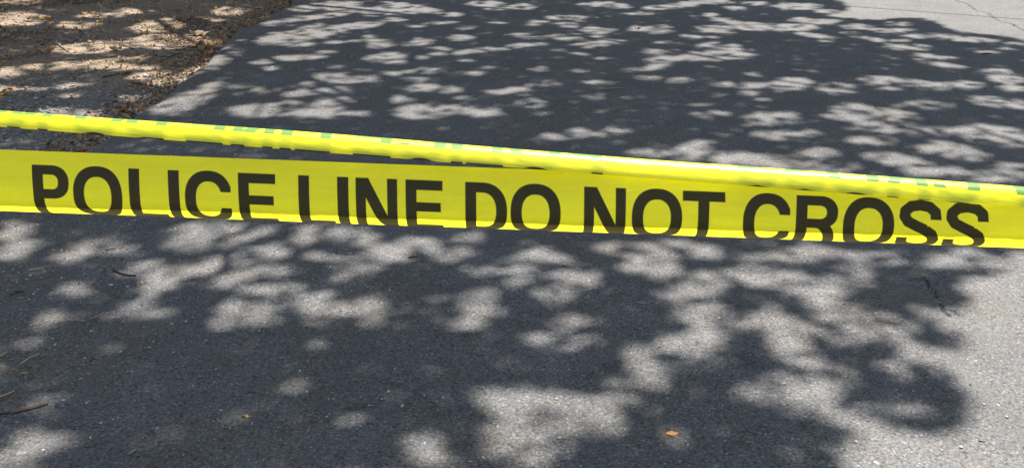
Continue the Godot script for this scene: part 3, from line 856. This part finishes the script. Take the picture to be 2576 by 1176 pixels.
func glyph(c: String, x: float, y: float, w: float) -> float:
	var h := CAP
	var s := 9.9
	var b := 9.0
	match c:
		"I": return box_d(x, y, 0, 0, w, h)
		"L": return minf(box_d(x, y, 0, 0, s, h), box_d(x, y, 0, h - b, w, h))
		"T": return minf(box_d(x, y, 0, 0, w, b), box_d(x, y, w / 2 - s / 2, 0, w / 2 + s / 2, h))
		"E": return minf(minf(box_d(x, y, 0, 0, s, h), box_d(x, y, 0, 0, w, b)), minf(box_d(x, y, 0, h * 0.39, w * 0.95, h * 0.39 + b * 0.93), box_d(x, y, 0, h - b, w, h)))
		"N":
			var k := x - y / h * (w - s * 1.16)
			return minf(minf(box_d(x, y, 0, 0, s * 0.92, h), box_d(x, y, w - s * 0.92, 0, w, h)), maxf(maxf(-k, k - s * 1.16) * 0.85, maxf(-y, y - h)))
		"O": return maxf(oval_d(x, y, w / 2, h / 2, w / 2, h / 2 + 0.7), -oval_d(x, y, w / 2, h / 2, w / 2 - s * 1.02, h / 2 - b))
		"C":
			var ring := maxf(oval_d(x, y, w * 0.52, h / 2, w * 0.52, h / 2 + 0.7), -oval_d(x, y, w * 0.52, h / 2, w * 0.52 - s * 1.02, h / 2 - b))
			return maxf(maxf(ring, x - w), -box_d(x, y, w * 0.55, h * 0.355, w + 9.0, h * 0.64))
		"D": return maxf(bowl_d(x, y, w, 0, h, w * 0.40), -maxf(bowl_d(x, y, w - s, b, h - b, w * 0.40), s - x))
		"P": return minf(box_d(x, y, 0, 0, s, h), maxf(bowl_d(x, y, w, 0, h * 0.595, w * 0.52), -maxf(bowl_d(x, y, w - s, b * 0.96, h * 0.595 - b * 0.96, w * 0.52), s - x)))
		"R":
			var bowl := maxf(bowl_d(x, y, w * 0.98, 0, h * 0.56, w * 0.55), -maxf(bowl_d(x, y, w * 0.98 - s, b * 0.96, h * 0.56 - b * 0.92, w * 0.55), s - x))
			var leg := maxf(maxf(bowl_d(x, y, w * 0.985, h * 0.40, h * 1.65, w * 0.48), -maxf(bowl_d(x, y, w * 0.985 - s, h * 0.56, h * 1.5, w * 0.44), 0.0 - x)), y - h)
			return minf(minf(box_d(x, y, 0, 0, s, h), bowl), maxf(leg, h * 0.42 - y))
		"S":
			var d := 1e9
			var p := Vector2(x, y)
			for i in S_SPINE.size() - 1:
				var u := Vector2(S_SPINE[i][0] * w, S_SPINE[i][1] * h)
				var v := Vector2(S_SPINE[i + 1][0] * w, S_SPINE[i + 1][1] * h)
				d = minf(d, Geometry2D.get_closest_point_to_segment(p, u, v).distance_to(p))
			d -= 4.75
			d = maxf(d, -box_d(x, y, w * 0.68, h * 0.335, w + 5.0, h * 0.45))
			return maxf(d, -box_d(x, y, -5.0, h * 0.55, w * 0.32, h * 0.665))
	return 1e9


func tape_material(film: Color, ink: Color, only_ink := false) -> StandardMaterial3D:
	var nx := 2048
	var ny := 168
	var im := Image.create(nx, ny, false, Image.FORMAT_RGBA8)
	var streak := noise(92, 0.02, 4)                          # drawn film: faint streaks along it, small scuffs
	for py in ny:
		for px in nx:
			var f := minf(px, nx - px) as float
			im.set_pixel(px, py, (film * (0.965 + 0.05 * streak.get_noise_2d(f * 0.12, py * 3.0) + 0.03 * streak.get_noise_2d(f * 1.7 + 400.0, py * 1.7))).linear_to_srgb() if not only_ink else Color(ink.linear_to_srgb(), 0.0))
	var kx := nx / PERIOD
	var ky := ny / WIDE
	var edge := noise(91, 0.4, 2)
	for g in WORDS:
		for px in range(int((g[1] - 2.0) * kx), int((g[2] + 2.0) * kx) + 1):
			for py in range(int((TOP - 2.0) * ky), int((TOP + CAP + 2.0) * ky) + 1):
				var d := glyph(g[0], (px + 0.5) / kx - g[1], (py + 0.5) / ky - TOP, g[2] - g[1])
				var k := clampf(0.5 - d * 2.1, 0.0, 1.0)
				if k > 0.0 and only_ink:
					im.set_pixel((px + nx) % nx, py, Color(ink.linear_to_srgb(), k))
				elif k > 0.0:
					im.set_pixel((px + nx) % nx, py, im.get_pixel((px + nx) % nx, py).srgb_to_linear().lerp(ink, k * (0.985 + 0.015 * edge.get_noise_2d(px, py))).linear_to_srgb())
	var m := StandardMaterial3D.new()
	m.albedo_texture = tex(im)
	m.roughness = 0.32
	m.metallic_specular = 0.5
	m.backlight_enabled = true
	m.backlight = Color(1, 1, 1)
	if only_ink:
		m.transparency = BaseMaterial3D.TRANSPARENCY_ALPHA_SCISSOR
		m.alpha_scissor_threshold = 0.5
	return m


# (the lower strand is a single film)
func ribbon(called: String, start: Vector3, along: Vector3, from: float, to: float, shape: Callable, words_at: float, turned: bool) -> MeshInstance3D:
	# a film with its printed face and, 0.15 mm behind it, the print as it shows on the reverse; shape(s, t) is the offset across it at s metres along and t millimetres below its upper edge
	var ns := int((to - from) / 0.008)
	var nt := 46
	var mesh := ArrayMesh.new()
	var pts := []
	for i in ns + 1:
		var s := lerpf(from, to, float(i) / ns)
		var row := PackedVector3Array()
		for j in nt + 1:
			row.append(start + along * s + (shape.call(s, WIDE * j / nt) as Vector3))
		pts.append(row)
	for face in (2 if turned else 1):
		var pos := PackedVector3Array()
		var nor := PackedVector3Array()
		var uv := PackedVector2Array()
		var idx := PackedInt32Array()
		for i in ns + 1:
			var s := lerpf(from, to, float(i) / ns)
			for j in nt + 1:
				var du: Vector3 = pts[mini(i + 1, ns)][j] - pts[maxi(i - 1, 0)][j]
				var dv: Vector3 = pts[i][mini(j + 1, nt)] - pts[i][maxi(j - 1, 0)]
				var n := dv.cross(du).normalized()            # towards the camera where the film hangs flat
				var printed := -n if turned else n
				var out := printed if face == 0 else -printed
				pos.append(pts[i][j] + out * 0.000075)
				nor.append(out)
				var mm := (words_at - s) * 1013.0 if turned else (s - words_at) * 1000.0
				uv.append(Vector2(mm / PERIOD, float(j) / nt - (0.0 if turned else 2.2 * clampf(s, 0.0, 1.0) / WIDE)))      # the print drifts down the film a little
		for i in ns:
			for j in nt:
				var a := i * (nt + 1) + j
				var b := a + nt + 1
				idx.append_array(PackedInt32Array([a, b, a + 1, a + 1, b, b + 1]) if (face == 0) != turned else PackedInt32Array([a, a + 1, b, a + 1, b + 1, b]))
		grid_mesh(pos, nor, uv, PackedColorArray(), idx, mesh)
	mesh.surface_set_material(0, M.tape_strand if turned else M.tape_front)
	if turned: mesh.surface_set_material(1, M.tape_back)
	return put(called, mesh, null)


func roll(s: float, wave: FastNoiseLite) -> PackedVector3Array:
	# the section of the upper strand in half millimetres from its lower edge: down the flap, round the fold, up the sheet and over to the back
	var open := smoothstep(0.72, 1.0, s)
	var flap := 12.0 - 3.0 * open
	var quick := 2.6 + 1.1 * (1.0 - smoothstep(-0.05, 0.35, s))
	var tail := 34.0 + 4.0 * clampf(s, 0.0, 1.0)
	var turn := 1.4
	var arc := PI * turn
	var l0 := 20.0 + 3.0 * smoothstep(0.2, 0.5, s) - 6.0 * smoothstep(0.55, 0.9, s) + 1.5 * wave.get_noise_1d(s * 1.2 + 50.0)
	var out := PackedVector3Array()
	var p := Vector3.ZERO
	var low := Vector3(0, 1e9, 0)
	for i in 153:
		out.append(p)
		if p.y < low.y and i * 0.5 < flap + arc + 1.0: low = p
		var k := i * 0.5 + 0.25
		var a := 0.0
		if k < flap:
			a = 180.0 + l0 + 2.0 + 2.4 * (flap - k)
		elif k < flap + arc:
			a = l0 + (182.0) * (1.0 - (k - flap) / arc)
		else:
			var e := k - flap - arc
			a = minf(l0 + quick * minf(e, 12.0) + 5.0 * maxf(e - 12.0, 0.0), 116.0) + 26.0 * maxf(e - tail, 0.0)
		p += Vector3(0, cos(deg_to_rad(a)), -sin(deg_to_rad(a))) * 0.5
	for i in out.size():
		out[i] -= low
	return out


func tapes():
	M.tape_front = tape_material(Color(0.94, 0.92, 0.03), Color(0.020, 0.016, 0.006))
	M.tape_back = tape_material(Color(0.94, 0.92, 0.05), Color(0.24, 0.44, 0.11), true)       # the print as it shows through to the reverse
	M.tape_strand = M.tape_front.duplicate()
	for m in [M.tape_strand, M.tape_back]:                    # the reverse has a duller gloss
		m.roughness = 0.40
		m.metallic_specular = 0.7 if m == M.tape_strand else 0.42
	var wave := noise(81, 1.6, 3)
	# the lower strand: its words face the camera, its lower margin curls away under it
	var a := at(0, 376, 0.955)
	var b := at(2575, 472, 0.925)
	var dir := (b - a).normalized()
	var lower := func(s: float, t: float) -> Vector3:
		var lean := deg_to_rad(15.0 + 0.7 * wave.get_noise_1d(s * 2.0))
		var n := Vector3(0, sin(lean), cos(lean))
		var w := Vector3(0, -cos(lean), sin(lean))
		var bend_at := 43.0 - 3.0 * (clampf(s, -0.3, 1.2) - 0.45)
		var r := 13.5
		var p := w * minf(t, bend_at)
		if t > bend_at:
			var f := (t - bend_at) / r
			p += w * (r * sin(f)) - n * (r * (1.0 - cos(f)))
		p += n * (0.5 * wave.get_noise_2d(s * 9.0, t * 0.02) + 0.24 * wave.get_noise_2d(s * 46.0 + t * 0.16, t * 0.07) - 5.6 * pow((t - 25.0) / 38.0, 2.0))
		return p * 0.001
	var o := ribbon("barrier_tape", a, dir, -1.95, 2.55, lower, 0.028, false)
	tag(o, "yellow barrier tape reading POLICE LINE DO NOT CROSS in black capitals", "barrier tape")
	# the upper strand: its plain reverse faces the camera, its lower margin folded up in front, its upper half rolled away behind
	var c := at(0, 319, 0.9400)
	var d := at(2575, 522, 0.9055)
	var dir2 := (d - c).normalized()
	var cache := {}
	var upper := func(s: float, t: float) -> Vector3:
		if not cache.has(s):
			cache.clear()
			cache[s] = roll(s, wave)
		var f: float = (WIDE - t) / 0.5
		var i := mini(int(f), 151)
		return ((cache[s][i] as Vector3).lerp(cache[s][i + 1], f - i) + Vector3(0, 0.5, 1) * (0.22 * wave.get_noise_2d(s * 40.0 + t * 0.1, t * 0.08 + 30.0))) * 0.001
	o = ribbon("barrier_tape", c, dir2, -2.0, 2.55, upper, 0.5405, true)
	tag(o, "folded yellow barrier tape strand stretched above the lettered one, back to front", "barrier tape")
	for e in [[-1.93, a, dir, c, dir2], [2.48, a, dir, c, dir2]]:
		var p: Vector3 = ((e[1] + e[2] * e[0]) + (e[3] + e[4] * e[0])) * 0.5
		var post := Node3D.new()
		post.name = numbered("steel_post")
		add_child(post)
		post.position = Vector3(p.x, 0.0 if p.x > 0.0 else dirt_y(p.x, p.z), p.z - 0.02)
		put("shaft", tube([Vector3(0, 0.0, 0), Vector3(0, 0.7, 0), Vector3(0, 1.38, 0)], [0.024, 0.024, 0.024], 10), M.steel, post)
		put("cap", tube([Vector3(0, 1.38, 0), Vector3(0, 1.40, 0), Vector3(0, 1.41, 0)], [0.028, 0.028, 0.015], 10), M.rubber, post)
		put("base_plate", tube([Vector3(0, -0.01, 0), Vector3(0, 0.012, 0), Vector3(0, 0.02, 0)], [0.15, 0.15, 0.13], 18), M.steel, post)
		tag(post, "slim green steel post on the asphalt, the tape tied to it" if p.x > 0.0 else "slim green steel post on the earth verge, the tape tied to it", "post")


# ------------------------------------------------------------------ loose things on the drive
func q(tile: Array, x: float, y: float) -> Vector3:
	return on_ground(tile[0] + x / 4.0, tile[1] + y / 4.0)


const T_G := [0, 528]
const T_H := [644, 563]
const T_I := [1288, 589]
const T_J := [1932, 616]
const T_K := [0, 882]
const T_L := [644, 882]
const T_M := [1288, 882]
const T_N := [1932, 882]
const T_A := [0, 0]
const T_C := [1288, 0]
const T_D := [1932, 0]


func twig(called: String, points: Array, thick: float, mat: Material, label: String, group := "") -> Node3D:
	# lies on the ground; points are places of the ground
	var o := points[0] as Vector3
	var line := []
	var wide := []
	var n := points.size()
	var fine := []
	for i in n - 1:
		for k in 3:
			fine.append((points[i] as Vector3).lerp(points[i + 1], k / 3.0))
	fine.append(points[n - 1])
	for i in fine.size():
		var f := float(i) / (fine.size() - 1)
		var r := thick * (1.0 - 0.35 * f) * rng.randf_range(0.88, 1.12)
		var p: Vector3 = fine[i] - o
		line.append(p + Vector3(rng.randfn(0, thick * 0.25), r * 0.93, rng.randfn(0, thick * 0.25)))
		wide.append(r)
	var node := put(called, tube(line, wide, 6, 0.08), mat)
	node.position = o
	tag(node, label, called.replace("_", " "), group)
	return node


func dead_leaf_mesh(s: int, curl: float) -> ArrayMesh:
	# a dry leaf 1 long with a stalk, cupped and curled; lowest point at zero
	var r := RandomNumberGenerator.new()
	r.seed = s
	var pos := PackedVector3Array()
	var uv := PackedVector2Array()
	var n := 9
	var twist := r.randf_range(-0.5, 0.5)
	for i in n + 1:
		var f := float(i) / n
		var half := 0.30 * pow(sin(PI * pow(f, 0.85)), 0.8) * r.randf_range(0.82, 1.15) + 0.012
		for j in 5:
			var g := (j - 2) / 2.0
			var x := half * g
			var y := curl * (0.55 * (f - 0.5) * (f - 0.5) + 0.9 * x * x + 0.10 * sin(f * 7.0 + j * 1.3)) + 0.3 * twist * x * (f - 0.5)
			pos.append(Vector3(x * (1.0 - 0.4 * curl * absf(g)), y, f - 0.5))
			uv.append(Vector2(x + 0.5, f))
	var low := 1e9
	for p in pos: low = minf(low, p.y)
	for i in pos.size(): pos[i].y -= low
	var st := SurfaceTool.new()
	st.begin(Mesh.PRIMITIVE_TRIANGLES)
	for i in pos.size():
		st.set_uv(uv[i])
		st.add_vertex(pos[i])
	for i in n:
		for j in 4:
			var a := i * 5 + j
			for k in [a, a + 5, a + 1, a + 1, a + 5, a + 6]:
				st.add_index(k)
	st.generate_normals()
	return st.commit()


var leaves := []
var stones := []


func leaf(where: Vector3, size: float, mat: Material, label: String, group := "", turn := -9.0, tilt := 0.0) -> Node3D:
	var o := put("fallen_leaf", leaves[rng.randi() % leaves.size()], mat)
	o.position = where + Vector3(0, 0.0006, 0)
	o.rotation = Vector3(tilt, rng.randf() * TAU if turn < -8.0 else turn, 0)
	o.scale = Vector3.ONE * size
	tag(o, label, "leaf", group)
	return o


func pebble(where: Vector3, size: float, mat: Material, label: String, group := "") -> Node3D:
	var o := put("pebble", stones[rng.randi() % stones.size()], mat)
	o.position = where + Vector3(0, size * 0.2, 0)
	o.rotation.y = rng.randf() * TAU
	o.scale = Vector3(size * rng.randf_range(1.0, 1.4), size, size)
	tag(o, label, "pebble", group)
	return o


func road_litter():
	for k in 7:
		leaves.append(dead_leaf_mesh(200 + k, 0.25 + 0.16 * k))
	for k in 5:
		stones.append(stone_mesh(300 + k, 0.75))
	var bits := "bits of twig on the drive"
	twig("twig", [q(T_G, 1130, 603), q(T_G, 1180, 632), q(T_G, 1240, 655), q(T_G, 1300, 664), q(T_G, 1365, 664)], 0.0042, M.twig_dark, "dark curved twig lying on the asphalt beside a pale green leaf")
	twig("stick", [q(T_K, 105, 632), q(T_K, 250, 598), q(T_K, 400, 562), q(T_K, 470, 537)], 0.0058, M.twig_brown, "stout brown stick with a pale broken end on the asphalt")
	twig("twig", [q(T_K, -40, 642), q(T_K, 40, 634), q(T_K, 92, 632)], 0.0025, M.twig_dark, "thin dark twig end to end with the stout brown stick")
	twig("twig", [q(T_K, 1280, 1050), q(T_K, 1325, 1022), q(T_K, 1370, 996)], 0.0032, M.twig_grey, "short grey-brown twig alone on shaded asphalt, cut square")
	twig("twig", [q(T_G, 680, 1113), q(T_G, 770, 1115), q(T_G, 855, 1116)], 0.0028, M.twig_grey, "straight grey twig pointing at a forked one")
	twig("twig", [q(T_G, 905, 1100), q(T_G, 960, 1078), q(T_G, 1000, 1066), q(T_G, 1035, 1035)], 0.0026, M.twig_grey, "forked grey twig in line with a straight one")
	twig("twig", [q(T_G, 310, 610), q(T_G, 360, 605), q(T_G, 410, 600)], 0.0034, M.twig_grey, "pale splinter of wood on the asphalt near the verge")
	twig("twig", [q(T_G, 445, 596), q(T_G, 470, 584), q(T_G, 496, 572)], 0.0028, M.twig_brown, "brown twig just past the end of the pale splinter")
	twig("twig", [q(T_H, 1538, 341), q(T_H, 1580, 337), q(T_H, 1622, 330)], 0.0034, M.twig_dark, "black piece of bark at the edge of a sunlit patch")
	twig("twig", [q(T_G, 1060, 404), q(T_G, 1095, 400), q(T_G, 1160, 386)], 0.0032, M.twig_brown, "reddish brown chip of bark under the letter C")
	twig("twig", [q(T_I, 1270, 686), q(T_I, 1310, 690), q(T_I, 1346, 697)], 0.0014, M.stone_white, "thin white sliver on shaded asphalt")
	twig("straw", [q(T_K, 200, 130), q(T_K, 245, 105), q(T_K, 290, 70), q(T_K, 390, 30)], 0.0017, M.straw, "bent yellow straw on brown dusty asphalt")
	twig("straw", [q(T_K, -30, 470), q(T_K, 60, 440), q(T_K, 140, 405)], 0.0018, M.straw, "short straw pointing at the stout brown stick")
	twig("straw", [q(T_K, -20, 60), q(T_K, 30, 35), q(T_K, 60, 10)], 0.0016, M.straw, "straw lying apart from the bent one on the dusty asphalt")
	twig("straw", [q(T_N, 1255, 1000), q(T_N, 1275, 1028), q(T_N, 1297, 1055)], 0.0012, M.straw, "straight straw on the sunlit asphalt")
	twig("twig", [q(T_N, 2120, 908), q(T_N, 2150, 912), q(T_N, 2182, 915)], 0.0020, M.twig_brown, "small brown twig on the sunlit asphalt")
	twig("twig", [q(T_D, 2150, 545), q(T_D, 2172, 543), q(T_D, 2200, 541), q(T_D, 2256, 539)], 0.0045, M.twig_dark, "black twig with a thick end near the long crack")
	twig("twig", [q(T_C, 890, 904), q(T_C, 980, 893), q(T_C, 1080, 888), q(T_C, 1166, 884)], 0.0028, M.twig_grey, "slender arching twig in deep shade above the tape")
	for p in [[T_G, 960, 466, 1010, 464], [T_G, 962, 570, 1005, 560], [T_G, 1102, 866, 1166, 826], [T_G, 85, 842, 142, 850], [T_G, 145, 828, 240, 820], [T_G, 728, 308, 776, 287], [T_G, 1120, 84, 1160, 96], [T_G, 1400, 176, 1436, 164], [T_H, 2095, 232, 2130, 228], [T_K, 905, 104, 936, 70], [T_M, 600, 96, 642, 94], [T_L, 2505, 366, 2545, 352], [T_G, 1880, 90, 1915, 84], [T_K, 500, 372, 540, 392], [T_L, 1990, 296, 2032, 302]]:
		twig("twig", [q(p[0], p[1], p[2]), q(p[0], (p[1] + p[3]) / 2.0, (p[2] + p[4]) / 2.0 + 3.0), q(p[0], p[3], p[4])], rng.randf_range(0.0016, 0.0028), [M.twig_dark, M.twig_brown, M.twig_grey][rng.randi() % 3], "tiny fragment of twig scattered on the asphalt", bits)
	leaf(q(T_G, 1113, 757), 0.024, M.green_leaf, "small pale green leaf on shaded asphalt", "", 1.2)
	leaf(q(T_K, 2478, 668), 0.018, M.yellow_leaf, "small yellow leaf scrap alone on shaded asphalt")
	leaf(q(T_M, 1612, 830), 0.034, M.orange_leaf, "flat orange leaf in a fleck of sun on the asphalt", "", 1.6).scale.y = 0.008
	leaf(q(T_M, 2397, 925), 0.014, M.orange_leaf, "tiny orange leaf scrap on shaded asphalt")
	leaf(q(T_I, 2330, 420), 0.014, M.orange_leaf, "orange leaf scrap in a sunlit patch under the letter C")
	leaf(q(T_C, 1265, 290), 0.045, M.dry[1], "brown leaf in a sunlit fleck high up the drive")
	leaf(q(T_D, 1092, 520), 0.045, M.dry[3], "dark curled leaf at the rim of deep shade")
	for p in [[T_K, 755, 18, 0], [T_H, 1355, 95, 4], [T_G, 2402, 362, 1], [T_G, 1792, 297, 1], [T_H, 1555, 160, 1], [T_H, 1645, 405, 2], [T_G, 1425, 731, 2], [T_G, 1215, 388, 1], [T_D, 38, 335, 1], [T_D, 555, 800, 3], [T_K, 225, 228, 2], [T_K, 130, 185, 0], [T_L, 1760, 515, 1]]:
		leaf(q(p[0], p[1], p[2]), rng.randf_range(0.011, 0.018), M.dry[p[3]], "tiny brown crumb of leaf on the asphalt", "crumbs of leaf on the drive")
	pebble(q(T_L, 1330, 417), 0.010, M.stone_white, "round white pebble on shaded asphalt, largest of three")
	pebble(q(T_I, 520, 306), 0.011, M.stone_white, "white pebble at the foot of a sunlit patch under the letter N")
	pebble(q(T_N, 1090, 1122), 0.016, M.stone_pale, "broad pale stone set in the sunlit asphalt").position.y = -0.004
	pebble(q(T_L, 1472, 560), 0.012, M.stone_tan, "tan pebble like a split acorn on shaded asphalt")
	pebble(q(T_G, 615, 690), 0.011, M.stone_tan, "tan pebble among wood splinters near the verge")
	for p in [[T_L, 1138, 552], [T_L, 1263, 488], [T_G, 612, 409], [T_G, 300, 661], [T_G, 265, 701], [T_G, 330, 851], [T_G, 195, 340], [T_H, 745, 430], [T_H, 28, 1075], [T_L, 1880, 472], [T_L, 705, 667], [T_L, 435, 208], [T_K, 850, 76], [T_K, 1010, 731], [T_K, 905, 878], [T_N, 785, 262], [T_N, 2175, 543], [T_N, 2405, 672], [T_N, 1945, 975], [T_N, 885, 922], [T_M, 475, 882], [T_M, 445, 490]]:
		pebble(q(p[0], p[1], p[2]), rng.randf_range(0.006, 0.010), M.stone_white, "small whitish stone chip on the asphalt", "white stone chips on the drive")


func crumbs():
	# sand, seeds and leaf dust scattered over the drive, most of it near the verge
	var r := RandomNumberGenerator.new()
	r.seed = 1212
	var data := PackedFloat32Array()
	for i in 3600:
		var z := -1.9 - 7.5 * pow(r.randf(), 1.6)
		var x := edge_x(z) + 0.05 + (absf(r.randfn(0, 0.55)) if r.randf() < 0.62 else r.randf_range(0.0, 6.0))
		var size := r.randf_range(0.003, 0.009) * (1.0 + 0.06 * absf(z))
		var tone: Color = [Color(0.30, 0.18, 0.09), Color(0.10, 0.07, 0.05), Color(0.40, 0.31, 0.2), Color(0.05, 0.045, 0.04), Color(0.45, 0.43, 0.40)][r.randi() % 5]
		add_copy(data, Transform3D(Basis.from_euler(Vector3(r.randfn(0, 0.2), r.randf() * TAU, r.randfn(0, 0.2))).scaled_local(Vector3(size * r.randf_range(0.5, 1.0), size * 0.6, size * r.randf_range(0.8, 1.8))), Vector3(x, size * 0.1, z)), tone)
	tag(copies("leaf_crumbs", stone_mesh(601, 0.5), M.litter, data, self), "fine leaf dust and seeds scattered over the asphalt", "debris", "", "stuff")


# ------------------------------------------------------------------ the verge: gravel, litter, leaves and sticks
func earth(u: float, v: float) -> Vector3:
	var p := on_ground(u, v, -0.03)
	for k in 3:
		p = on_ground(u, v, dirt_y(p.x, p.z))
	return p


func on_verge(x: float, z: float) -> Vector3:
	return Vector3(x, dirt_y(x, z), z)


const TONES := ["rust brown", "dark brown", "ochre", "blackish brown", "pinkish tan"]


func verge_litter():
	var r := RandomNumberGenerator.new()
	r.seed = 909
	# gravel and grit
	for kind in 3:
		var data := PackedFloat32Array()
		for i in 9000:
			var z := r.randf_range(-11.5, -2.6)
			var x := edge_x(z) - 0.01 - r.randf_range(0.0, 3.4)
			var g := gravelly(x, z)
			if r.randf() > 0.28 + 0.72 * g: continue
			var size := (0.006 + 0.016 * pow(r.randf(), 2.5)) * (1.0 + 0.3 * g)
			var tone := r.randf_range(0.12, 0.34) if g > 0.4 else r.randf_range(0.15, 0.38)
			var c := Color(tone, tone * 0.985, tone * 0.97).lerp(Color(tone * 1.15, tone * 0.88, tone * 0.64), 0.15 + 0.7 * (1.0 - g) * r.randf())
			add_copy(data, Transform3D(Basis.from_euler(Vector3(r.randfn(0, 0.4), r.randf() * TAU, r.randfn(0, 0.4))).scaled_local(Vector3(size * r.randf_range(0.8, 1.4), size * 0.9, size)), on_verge(x, z) + Vector3(0, size * 0.15, 0)), c)
		tag(copies("gravel", stone_mesh(400 + kind, 0.7), M.chip, data, self), "loose grey gravel and grit strewn over the verge", "gravel", "", "stuff")
	# crumbled leaves
	for kind in 2:
		var data := PackedFloat32Array()
		for i in 8000:
			var z := r.randf_range(-12.0, -3.0)
			var away := absf(r.randfn(0, 0.12)) if r.randf() < 0.10 else r.randf_range(0.0, 3.6)
			var x := edge_x(z) - 0.015 - away
			var thick := 0.25 + 0.75 * smoothstep(-0.05, 0.35, patch_noise.get_noise_2d(x * 1.1 - 9.0, z * 1.1))
			if away > 0.3 and r.randf() > thick * (0.15 + 0.85 * smoothstep(-5.5, -7.5, z)): continue
			var size := r.randf_range(0.012, 0.042)
			var pick: Color = [Color(0.34, 0.24, 0.14), Color(0.25, 0.17, 0.105), Color(0.40, 0.30, 0.19), Color(0.16, 0.11, 0.075), Color(0.38, 0.25, 0.16), Color(0.38, 0.33, 0.25)][r.randi() % 6]
			var t := Transform3D(Basis.from_euler(Vector3(r.randfn(0, 0.5), r.randf() * TAU, r.randfn(0, 0.5))).scaled_local(Vector3(size, size, size)), on_verge(x, z) + Vector3(0, size * 0.12, 0))
			add_copy(data, t, pick)
		tag(copies("leaf_litter", dead_leaf_mesh(500 + kind, 0.7 + kind * 0.5), M.litter, data, self), "crumbled brown leaf litter spread over the verge", "leaf litter", "", "stuff")
	# whole leaves heaped against the edge of the asphalt
	for i in 90:
		var z := -r.randf_range(3.2, 10.0)
		if i < 30: z = -6.9 - r.randf_range(0.0, 1.6)
		elif i < 44: z = -5.35 - r.randf_range(0.0, 0.35)
		var x := edge_x(z) - 0.03 - absf(r.randfn(0, 0.09))
		leaf(on_verge(x, z) + Vector3(0, 0.004, 0), r.randf_range(0.045, 0.085), M.dry[i % 5], "curled %s leaf lying against the edge of the asphalt" % TONES[i % 5], "dry leaves along the edge of the drive", -9.0, r.randfn(0, 0.25))
	for i in 75:
		var z := -r.randf_range(5.6, 11.0)
		var x := edge_x(z) - r.randf_range(0.25, 2.9)
		leaf(on_verge(x, z) + Vector3(0, 0.003, 0), r.randf_range(0.04, 0.08), M.dry[i % 5], "dry %s leaf out on the bare earth of the verge" % TONES[i % 5], "dry leaves out on the verge", -9.0, r.randfn(0, 0.2))
	leaf(earth(503, 88), 0.16, M.pale_leaf, "big pale leaf lying flat on the verge near the asphalt", "", 1.5)
	leaf(earth(318, 270), 0.075, M.pale_leaf, "pale leaf on top of the small leaf heap by the gravel", "", 1.2)
	leaf(earth(335, 266), 0.075, M.orange_leaf, "rust orange leaf in the small leaf heap by the gravel", "", 0.6)
	leaf(earth(112, 48), 0.10, M.yellow_leaf, "yellowed leaf tuft on the sunlit earth")
	leaf(earth(250, 55), 0.09, M.yellow_leaf, "yellowed leaf beside a branching stick")
	leaf(earth(10, 240), 0.07, M.orange_leaf, "rust orange leaf alone on the grey gravel")
	leaf(earth(290, 127), 0.09, M.dry[2], "ochre leaf lying in a limb's narrow shadow")
	leaf(earth(118, 131), 0.10, M.dry[4], "crumpled pinkish brown leaf on the sunlit earth")
	leaf(earth(314, 185), 0.09, M.dry[3], "dark leaf on the smooth tan earth")
	var sticks := [
		[[[140, 104], [151, 118], [171, 132]], 0.006, M.twig_grey, "pale straight stick crossing under a branching one"],
		[[[150, 102], [168, 104], [185, 109]], 0.006, M.twig_grey, "grey stick leading to the foot of the branching one"],
		[[[183, 109], [195, 97], [206, 83]], 0.007, M.twig_brown, "brown branching stick tilted on the verge"],
		[[[310, 84], [330, 79], [350, 76]], 0.005, M.twig_grey, "long bleached straw on the sunlit earth"],
		[[[298, 111], [315, 117], [333, 124]], 0.006, M.twig_brown, "brown stick beside the ochre leaf"],
		[[[395, 152], [410, 149], [425, 146]], 0.005, M.twig_grey, "pale twig on shaded earth"],
		[[[90, 107], [120, 100], [150, 102]], 0.006, M.twig_brown, "thin brown stick in the shade of the verge"],
		[[[330, 212], [350, 214], [370, 216]], 0.006, M.twig_dark, "dark twig near the edge of the asphalt"]]
	for s in sticks:
		var pts := []
		for p in s[0]:
			pts.append(earth(p[0], p[1]) + Vector3(0, 0.004, 0))
		twig("stick", pts, s[1], s[2], s[3])
	for i in 26:
		var z := -r.randf_range(4.5, 10.5)
		var x := edge_x(z) - r.randf_range(0.06, 2.6)
		var a := r.randf() * TAU
		var l := r.randf_range(0.05, 0.20)
		var e := Vector3(cos(a), 0, sin(a)) * l
		var pts := []
		for k in 3:
			var p := Vector3(x, 0, z) + e * (k / 2.0)
			p.x = minf(p.x, edge_x(p.z) - 0.03)
			pts.append(on_verge(p.x, p.z) + Vector3(0, 0.003, 0))
		twig("twig", pts, r.randf_range(0.0025, 0.005), [M.twig_dark, M.twig_brown, M.twig_grey, M.straw][i % 4], "thin %s twig lying on the earth verge" % ["black", "brown", "grey", "straw yellow"][i % 4], "dead twigs on the verge")
	pebble(earth(98, 25), 0.06, M.stone_tan, "pale tan stone, largest on the verge")
	for i in 34:
		var z := -r.randf_range(3.4, 8.5)
		var x := edge_x(z) - r.randf_range(0.1, 2.2)
		pebble(on_verge(x, z), r.randf_range(0.018, 0.034), [M.stone_grey, M.stone_tan, M.stone_pale][i % 3], "loose %s stone on the verge among finer gravel" % ["dark grey", "tan", "pale grey"][i % 3], "loose stones on the verge")
